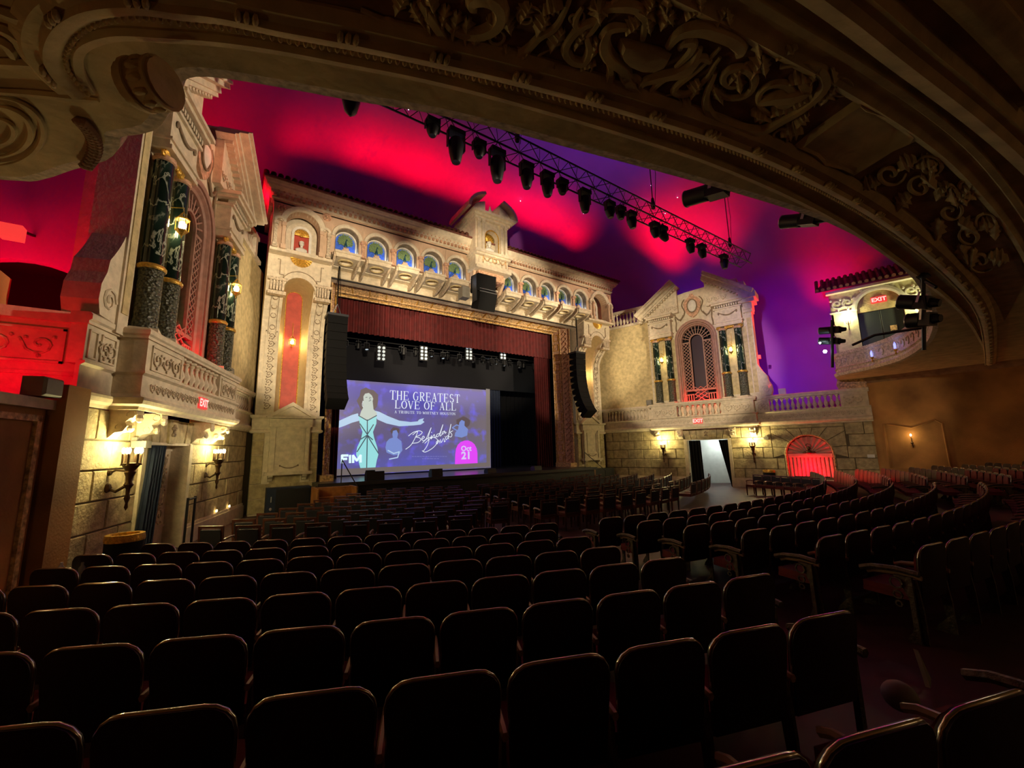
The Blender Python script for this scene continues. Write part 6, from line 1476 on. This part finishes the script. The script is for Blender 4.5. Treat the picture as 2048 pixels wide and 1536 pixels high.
# ------------------------------------------------------------------ profile spots on the balcony front
def profile_spot(A,B,r,label,pole=None):
    A,B=Vector(A),Vector(B); d_=(B-A); L_=d_.length; d_.normalize(); s=d_.cross(Vector((0,0,1))).normalized(); u=s.cross(d_)
    T_=lambda a,b,c:tuple(A+d_*c+s*a+u*b)
    f=thing('profile_spot',tuple((A+B)/2),label,'stage light')
    obj('barrel',M(T_).lathe([(r,0),(r,L_*.42),(r*.8,L_*.45)],0,0,14).lathe([(r*.98,0),(r*.86,.01),(r*.8,.06)],0,0,14),K['black'],f,smooth=True)
    obj('body',M(T_).box(-r*.85,r*.85,-r*.85,r*.85,L_*.42,L_*.78),K['black'],f); obj('lamp_cap',M(T_).lathe([(r*.7,L_*.78),(r*.5,L_),(0,L_)],0,0,10),K['black'],f)
    obj('yoke',M(T_).box(-r*1.15,-r*1.08,-r*.1,r*1.3,L_*.5,L_*.56).box(r*1.08,r*1.15,-r*.1,r*1.3,L_*.5,L_*.56).box(-r*1.15,r*1.15,r*1.25,r*1.32,L_*.5,L_*.56),K['silver'],f)
    obj('lens_rim',M(T_).tube([(r*cos(2*PI*k/14),r*sin(2*PI*k/14),-.005) for k in range(14)],r*.07,4,closed=True),K['silver'],f)
    c=A+d_*(L_*.53)+u*(r*1.3); 
    obj('clamp',M().tube([tuple(c),tuple(c+Vector((0,0,.25)))],.02,5),K['black'],f)
    return f
def atd(px,py,dist): d_=ray(px,py); return tuple(CAM+d_*dist)
profile_spot(atd(1373,398,7.0),atd(1480,366,6.7),.115,'large black profile spot under the balcony edge, the one nearer the truss')
profile_spot(atd(1566,444,7.6),atd(1656,436,7.3),.095,'large black profile spot under the balcony edge, right of the truss')
obj('mounting_bar',M().tube([atd(1440,352,7.0),atd(1520,372,7.1),atd(1600,400,7.5),atd(1700,455,8.2)],.012,5),K['black'],label='thin dark cable and bar along the balcony edge behind the profile spots',cat='bar')
for a,b_,dd,nn in (((1800,604),(1880,606),10.5,'upper one of the pair before the pavilion'),((1818,642),(1882,636),10.3,'lower one of the pair before the pavilion'),((1640,662),(1692,658),12.5,'upper one left of the pavilion doors'),((1640,682),(1690,682),12.5,'lower one left of the pavilion doors')):
    profile_spot(atd(*a,dd),atd(*b_,dd-.2),.085 if dd>12 else .13,'black profile spot, %s'%nn)
pg=thing('pole_rig',atd(1845,600,10.4),'black vertical pole rig with clamps in front of the pavilion','rig')
obj('pole',M().tube([atd(1846,500,10.4),atd(1848,700,10.4)],.03,6),K['black'],pg); obj('arm',M().tube([atd(1770,470,10.6),atd(1830,540,10.4),atd(1848,560,10.4)],.03,6).tube([atd(1846,560,10.4),atd(1872,575,10.2)],.03,5).tube([atd(1705,690,10.9),atd(1750,670,10.7),atd(1848,655,10.4)],.025,5),K['black'],pg); obj('junction_box',M().box(*[v for p_ in zip(atd(1838,560,10.5),atd(1856,545,10.3)) for v in sorted(p_)]),K['black'],pg)
pg=thing('pole_rig',atd(1664,670,12.3),'short black pole rig carrying spots left of the pavilion','rig'); obj('pole',M().tube([atd(1664,640,12.3),atd(1665,735,12.3)],.03,6),K['black'],pg); obj('lit_lens',M().ell(atd(1650,703,12.3),(.04,.04,.04),8,6),K['ghost'],pg); obj('glass_lens',M().ell(atd(1640,686,12.3),(.02,.02,.02),8,6),K['ghost'],pg)
# black frame stand in the left doorway
f=thing('frame_stand',TL(-.55,.5,0),'black upright rectangular metal frame standing before the left doorway panel','stand')
obj('post',M(TL).tube([(-.35,.35,0),(-.35,.35,1.28)],.03,6),K['black'],f); obj('post',M(TL).tube([(-.80,.35,0),(-.80,.35,1.28)],.03,6),K['black'],f); obj('top_bar',M(TL).tube([(-.35,.35,1.24),(-.80,.35,1.24)],.028,6),K['black'],f)
for i,(s,z) in enumerate(((2.2,.56),(3.4,.56))):
    obj('step_light',M(TL).box(s-.04,s+.04,.06,.09,z,z+.07),K['flamed'],label='tiny bright step light low on the left wall, %s'%('nearer the doorway','nearer the stage')[i],cat='light')
obj('exit_notice',M(TR).box(-8.02,-8.28,.03,.05,1.55,1.7),K['bright'],label='small white notice on the stone wall right of the red alcove',cat='sign')
# ------------------------------------------------------------------ seating
def rr_pts(w,h,r,n=4,taper=.0):
    P=[(-w/2+taper,0),(w/2-taper,0)]
    P+= [(w/2-r+r*cos(rad(t)),h-r+r*sin(rad(t))) for t in [90*i/n for i in range(n+1)]]
    P+= [(-w/2+r+r*cos(rad(t)),h-r+r*sin(rad(t))) for t in [90+90*i/n for i in range(n+1)]]
    return P
# local frame: x right, y towards the stage, z up from the floor
def seat_meshes():
    w,h=.49,.50
    lean=lambda y,z:(y-.12*(z-.36))
    P=rr_pts(w,h,.11,4,.02); m=M()
    bow=lambda x:.03*(1-(x/(w/2))**2)*-1
    front=[(x,lean(.0,z+.39)+bow(x)+.0,z+.39) for x,z in P]; back=[(x*1.0,lean(-.035,z+.39)+bow(x),z+.39) for x,z in P]
    n=len(P); cf=(0,lean(.02,.6)-.03,.62); cb=(0,lean(-.05,.6)-.03,.62)
    m.add(front+back+[cf,cb],[(i,(i+1)%n,n+(i+1)%n,n+i) for i in range(n)]+[(i,(i+1)%n,2*n) for i in range(n)]+[(n+i,n+(i+1)%n,2*n+1) for i in range(n)])
    backm=mkmesh('seat_back',m,K['seatb'],smooth=True)
    m=M(); rim=[(x*1.0,lean(-.018,z+.39)+bow(x),z+.39) for x,z in P[1:]+[P[0]]]
    m.tube(rim,.0095,6); rimm=mkmesh('seat_rim',m,K['rim'],smooth=2)
    m=M(); Q=rr_pts(w-.06,.40,.09,3,.02); f=[(x,lean(.035,z+.45)+bow(x),z+.45) for x,z in Q]; b_=[(x,lean(.0,z+.42)+bow(x),z+.42) for x,z in Q]; n=len(Q)
    m.add(f+b_+[(0,lean(.07,.6)-.03,.62)],[(i,(i+1)%n,n+(i+1)%n,n+i) for i in range(n)]+[(i,(i+1)%n,2*n) for i in range(n)])
    padm=mkmesh('back_pad',m,K['velvet'],smooth=True)
    m=M(); m.box(-w/2+.02,w/2-.02,.02,.44,.36,.40); m.box(-w/2+.03,w/2-.03,.04,.44,.40,.455,ch=0); cush=mkmesh('seat_cushion',m,K['velvet'])
    m=M(); m.side([(-.06,0),(.10,0),(.08,.05),(.0,.14),(.02,.36),(.10,.54),(.14,.58),(-.04,.58),(-.06,.3)],-w/2-.03,-w/2-.01); std=mkmesh('standard',m,K['iron'])
    m=M(); m.tube([(-w/2-.02,-.08,.60),(-w/2-.02,.1,.615),(-w/2-.02,.3,.595),(-w/2-.02,.36,.57)],.022,6,flat=.8); arm=mkmesh('armrest',m,K['armw'],smooth=True)
    m=M(); m.side([(-.02,0),(.08,0),(.05,.06),(.02,.14),(.02,.40),(.09,.57),(.12,.60),(-.02,.60)],-.016,.016)
    for z,r in ((.53,.05),(.42,.035),(.34,.025)):
        m.tube([(-.025,.1+r*cos(t),z+r*sin(t)) for t in [k*.8 for k in range(8)]],.010,4,closed=True)
    m.tube([(0,-.08,.64),(0,.1,.655),(0,.3,.635),(0,.40,.60)],.028,6); m.lathe([(.04,.12),(.03,.4)],0,.1,6) if False else None
    end=mkmesh('end_standard',m,K['iron'],smooth=False)
    return backm,rimm,padm,cush,std,arm,end
SB,SR,SPD,SC,SS,SA,SE=seat_meshes()
def inview(p,mx=60,my=120):
    d_=Vector(p)-CAM; z=d_.dot(CF)
    if z<.3: return None
    x=1024+FPX*d_.dot(CR)/z; y=768-FPX*d_.dot(CU)/z
    if -mx<x<2048+mx and -50<y<1536+my: return z
    return None
PH={0:28.16,1:27.35,2:26.58,3:26.4,4:25.55,5:24.88,6:24.19,7:23.5,8:22.9,9:22.3,10:21.8}
seats=[]
for k in range(0,11):
    R_=20.46+.81*k; pit=math.degrees(.53/R_); ph=-PH[k]+pit/2
    # the measured phase fixes every left-block seat
    lim_l=-34.4 if k<2 else (-33.2 if k<5 else -32.5)
    a=ph; lst=[]
    while a-pit>lim_l: a-=pit
    while a+pit/2<-16.2:
        lst.append(a); a+=pit
    for i,t in enumerate(lst): seats.append((k,'left',t,R_,len(lst)-i,i==len(lst)-1))
    # centre block between straight aisles at x=-5 and x=5
    t0=-math.degrees(math.asin(5.0/R_)); n=int((-2*t0)/pit)
    for i in range(n):
        t=t0+(i+.5)*pit; seats.append((k,'centre',t,R_,i+1,i==0))
    n=int((34-16.4)/pit)
    for i in range(n):
        t=16.4+(i+.5)*pit
        if t>31.0: continue
        seats.append((k,'right',t,R_,i+1,i==0))
vis=[]
for s_ in seats:
    k,blk,t,R_,i,e=s_
    R_-=.05; p=(R_*sin(rad(t)),8.2-R_*cos(rad(t)),zfloor(R_))
    z=inview((p[0],p[1],p[2]+.8))
    if z is None: continue
    vis.append((z,s_,p))
vis.sort(key=lambda v:v[0])
print('seats in view',len(vis))
for n_,(z,s_,p) in enumerate(vis):
    k,blk,t,R_,i,e=s_; yaw=rad(t)   # facing the centre of the arcs
    if n_>=300: break
    o=thing('theatre_seat',p,'dark fixed seat, %s block, %s curved row behind the loose chairs, %s from the aisle'%(blk if blk!='left' else 'left',NUMW[k],NUMW[i-1]),'seat','fixed seats of the %s block'%blk)
    o.rotation_euler=(0,0,yaw)
    for nm,me in (('seat_back',SB),('rim',SR))+((('back_pad',SPD),('seat_cushion',SC),('standard',SS),('armrest',SA)) if z<14 else (('seat_cushion',SC),)):
        c=bpy.data.objects.new(nm,me); C.objects.link(c); c.parent=o
        if e and nm in('standard','armrest') and blk!='left': continue
    if e:
        c=bpy.data.objects.new('end_standard',SE); C.objects.link(c); c.parent=o; c.location=(.29 if blk=='left' else -.30,0,0)
if len(vis)>300:
    m=M()
    for z,s_,p in vis[300:]:
        yaw=rad(s_[2]); c_,s2=cos(yaw),sin(yaw)
        m.T=lambda a,b,c,p=p,c_=c_,s2=s2:(p[0]+a*c_-b*s2,p[1]+a*s2+b*c_,p[2]+c)
        for me in (SB,SC): m.add([tuple(v.co) for v in me.vertices],[list(f.vertices) for f in me.polygons])
    obj('theatre_seats',m,K['seatb'],label='rows of dark fixed seats too far away to count singly',cat='seats',kind='stuff')
# loose armchairs of the front floor
def chair_meshes():
    w=.50; d={}
    m=M(); lz=lambda z:-.20-.10*max(0,z-.45)
    for sg in (-1,1):
        x=sg*(w/2-.02); m.add([(x+a,lz(z)+b,z) for z in (.40,.90) for a,b in ((-.022,-.02),(.022,-.02),(.022,.02),(-.022,.02))],[(0,1,2,3),(4,5,6,7),(0,1,5,4),(1,2,6,5),(2,3,7,6),(3,0,4,7)])
    m.add([(x,lz(z)+b,z) for z in (.86,.905) for x,b in ((-w/2,-.022),(w/2,-.022),(w/2,.022),(-w/2,.022))],[(0,1,2,3),(4,5,6,7),(0,1,5,4),(1,2,6,5),(2,3,7,6),(3,0,4,7)])
    m.add([(x,lz(z)+b,z) for z in (.45,.49) for x,b in ((-w/2,-.018),(w/2,-.018),(w/2,.018),(-w/2,.018))],[(0,1,2,3),(4,5,6,7),(0,1,5,4),(1,2,6,5),(2,3,7,6),(3,0,4,7)])
    d['back_frame']=mkmesh('back_frame',m,K['chairw'])
    m=M().add([(x,lz(z)+b,z) for z in (.50,.825) for x,b in ((-w/2+.045,-.03),(w/2-.045,-.03),(w/2-.045,.03),(-w/2+.045,.03))],[(0,1,2,3),(4,5,6,7),(0,1,5,4),(1,2,6,5),(2,3,7,6),(3,0,4,7)]); d['back_panel']=mkmesh('back_panel',m,K['chairf'])
    d['seat']=mkmesh('seat',M().box(-w/2+.01,w/2-.01,-.2,.26,.42,.48,ch=0).box(-w/2,w/2,-.2,.26,.38,.42),K['chairs'])
    for nm,sg in (('armrest_l',-1),('armrest_r',1)):
        x=sg*(w/2+.01); d[nm]=mkmesh('armrest',M().tube([(x,-.22,.63),(x,-.05,.655),(x,.16,.65),(x,.21,.62)],.021,6).tube([(x,.16,.64),(x,.18,.42)],.016,5),K['armw'],smooth=True)
    m=M().add([(a,b,z) for z,r in ((0,.014),(.4,.022)) for a,b in ((-r,-r),(r,-r),(r,r),(-r,r))],[(0,1,2,3),(4,5,6,7),(0,1,5,4),(1,2,6,5),(2,3,7,6),(3,0,4,7)]); d['leg']=mkmesh('leg',m,K['chairw'])
    m=M()
    for x in (-.23,.23):
        for y in (-.19,.23): m.box(x-.018,x+.018,y-.018,y+.018,0,.4)
    d['legs4']=mkmesh('leg_frame',m,K['chairw']); return d
CM=chair_meshes()
def armchair(p,yaw,label,group,near):
    o=thing('armchair',p,label,'chair',group); o.rotation_euler=(0,0,yaw)
    for nm,me in (('back_frame',CM['back_frame']),('back_panel',CM['back_panel']),('seat',CM['seat'])):
        c=bpy.data.objects.new(nm,me); C.objects.link(c); c.parent=o
    if near:
        for nm in ('armrest_l','armrest_r'): c=bpy.data.objects.new('armrest',CM[nm]); C.objects.link(c); c.parent=o
        for x in (-.23,.23):
            for y in (-.19,.23): c=bpy.data.objects.new('leg',CM['leg']); C.objects.link(c); c.parent=o; c.location=(x,y,0)
    return o
rnd=random.Random(11); nch=0
rows=[18.0,17.12,16.25,15.4,14.5,13.65,12.8,11.9,11.05,10.3]
for ri,R_ in enumerate(rows):
    pit=math.degrees(.70/R_); lim=37.0 if ri<6 else (36 if ri<8 else 34)
    blocks=[('left',-lim,-13.5 if ri>1 else -18.0),('centre',-12.0 if ri>1 else 99,12.0),('right',13.5,lim)]
    if ri<2: blocks=[('left',-lim,-19.0 if ri==0 else -17.5)]
    for bn,a0,a1 in blocks:
        n=int((a1-a0)/pit)
        for i in range(n):
            t=a0+(i+.5)*pit+rnd.uniform(-.12,.12); 
            p=((R_)*sin(rad(t)),8.2-R_*cos(rad(t)),zfloor(R_))
            if abs(p[0])>11.3-.277*(p[1]+2.87)-.55: continue
            z=inview((p[0],p[1],.7))
            if z is None: continue
            if nch>=285: continue
            nch+=1
            armchair(p,rad(t)+rnd.uniform(-.04,.04),'wooden armchair with dark back, %s block, %s row toward stage, %s from its left end'%(bn,NUMW[ri],NUMW[i]),'loose armchairs of the %s block'%bn,z<15.5)
print('chairs',nch)
# a line of spare chairs seen from the side, right of the lit doorway
for i in range(7):
    p=Vector((9.2-.10*i,-7.6-.42*i,0)); 
    armchair(tuple(p),rad(75),'spare armchair turned sideways near the bright right doorway, %s in that line'%NUMW[i],'spare chairs turned sideways on the right',True)
# things left on the seats at the lower right: folded coats and a pale cushion
def on_floor(x,y,z): 
    return zp(x,y,z)
p=zp(1800,1392,.60); b=thing('round_cushion',(p.x,p.y,p.z-.12),'pale round cushion lying on a seat at the lower right','cushion'); obj('pad',M().ell((p.x,p.y,p.z),(.10,.10,.09),14,9),K['grey'],b,smooth=True)
p=zp(1862,1340,.62); b=thing('folded_paper',(p.x,p.y,p.z-.08),'small pale wedge of folded paper beside the round cushion','paper'); obj('sheet',M().add([(p.x-.08,p.y,p.z-.1),(p.x+.1,p.y+.03,p.z-.1),(p.x-.02,p.y+.05,p.z+.12),(p.x-.07,p.y+.03,p.z-.1),(p.x+.1,p.y+.06,p.z-.1),(p.x-.01,p.y+.08,p.z+.12)],[(0,1,2),(3,4,5),(0,1,4,3),(1,2,5,4),(2,0,3,5)]),K['grey'],b)
# two small bottles on the left
for px,nn in ((122,'white capped, nearer the wall'),(164,'clear bluish, nearer the bin')):
    p=zp(px,1135,.98); b=thing('bottle',(p.x,p.y,.85),'small bottle left standing by the left seats, %s'%nn,'bottle'); obj('body',M().lathe([(.03,0),(.033,.02),(.033,.13),(.015,.16),(.015,.19)],p.x,p.y,10,c0=.85),K['bright'] if px==122 else K['lens'],b,smooth=True)
    obj('stand_table',M().lathe([(.02,.0),(.02,.84)],p.x,p.y,6).lathe([(.11,.83),(.11,.85)],p.x,p.y,10),K['black'],label='tiny dark round stand under the %s bottle'%('white capped' if px==122 else 'bluish'),cat='table')
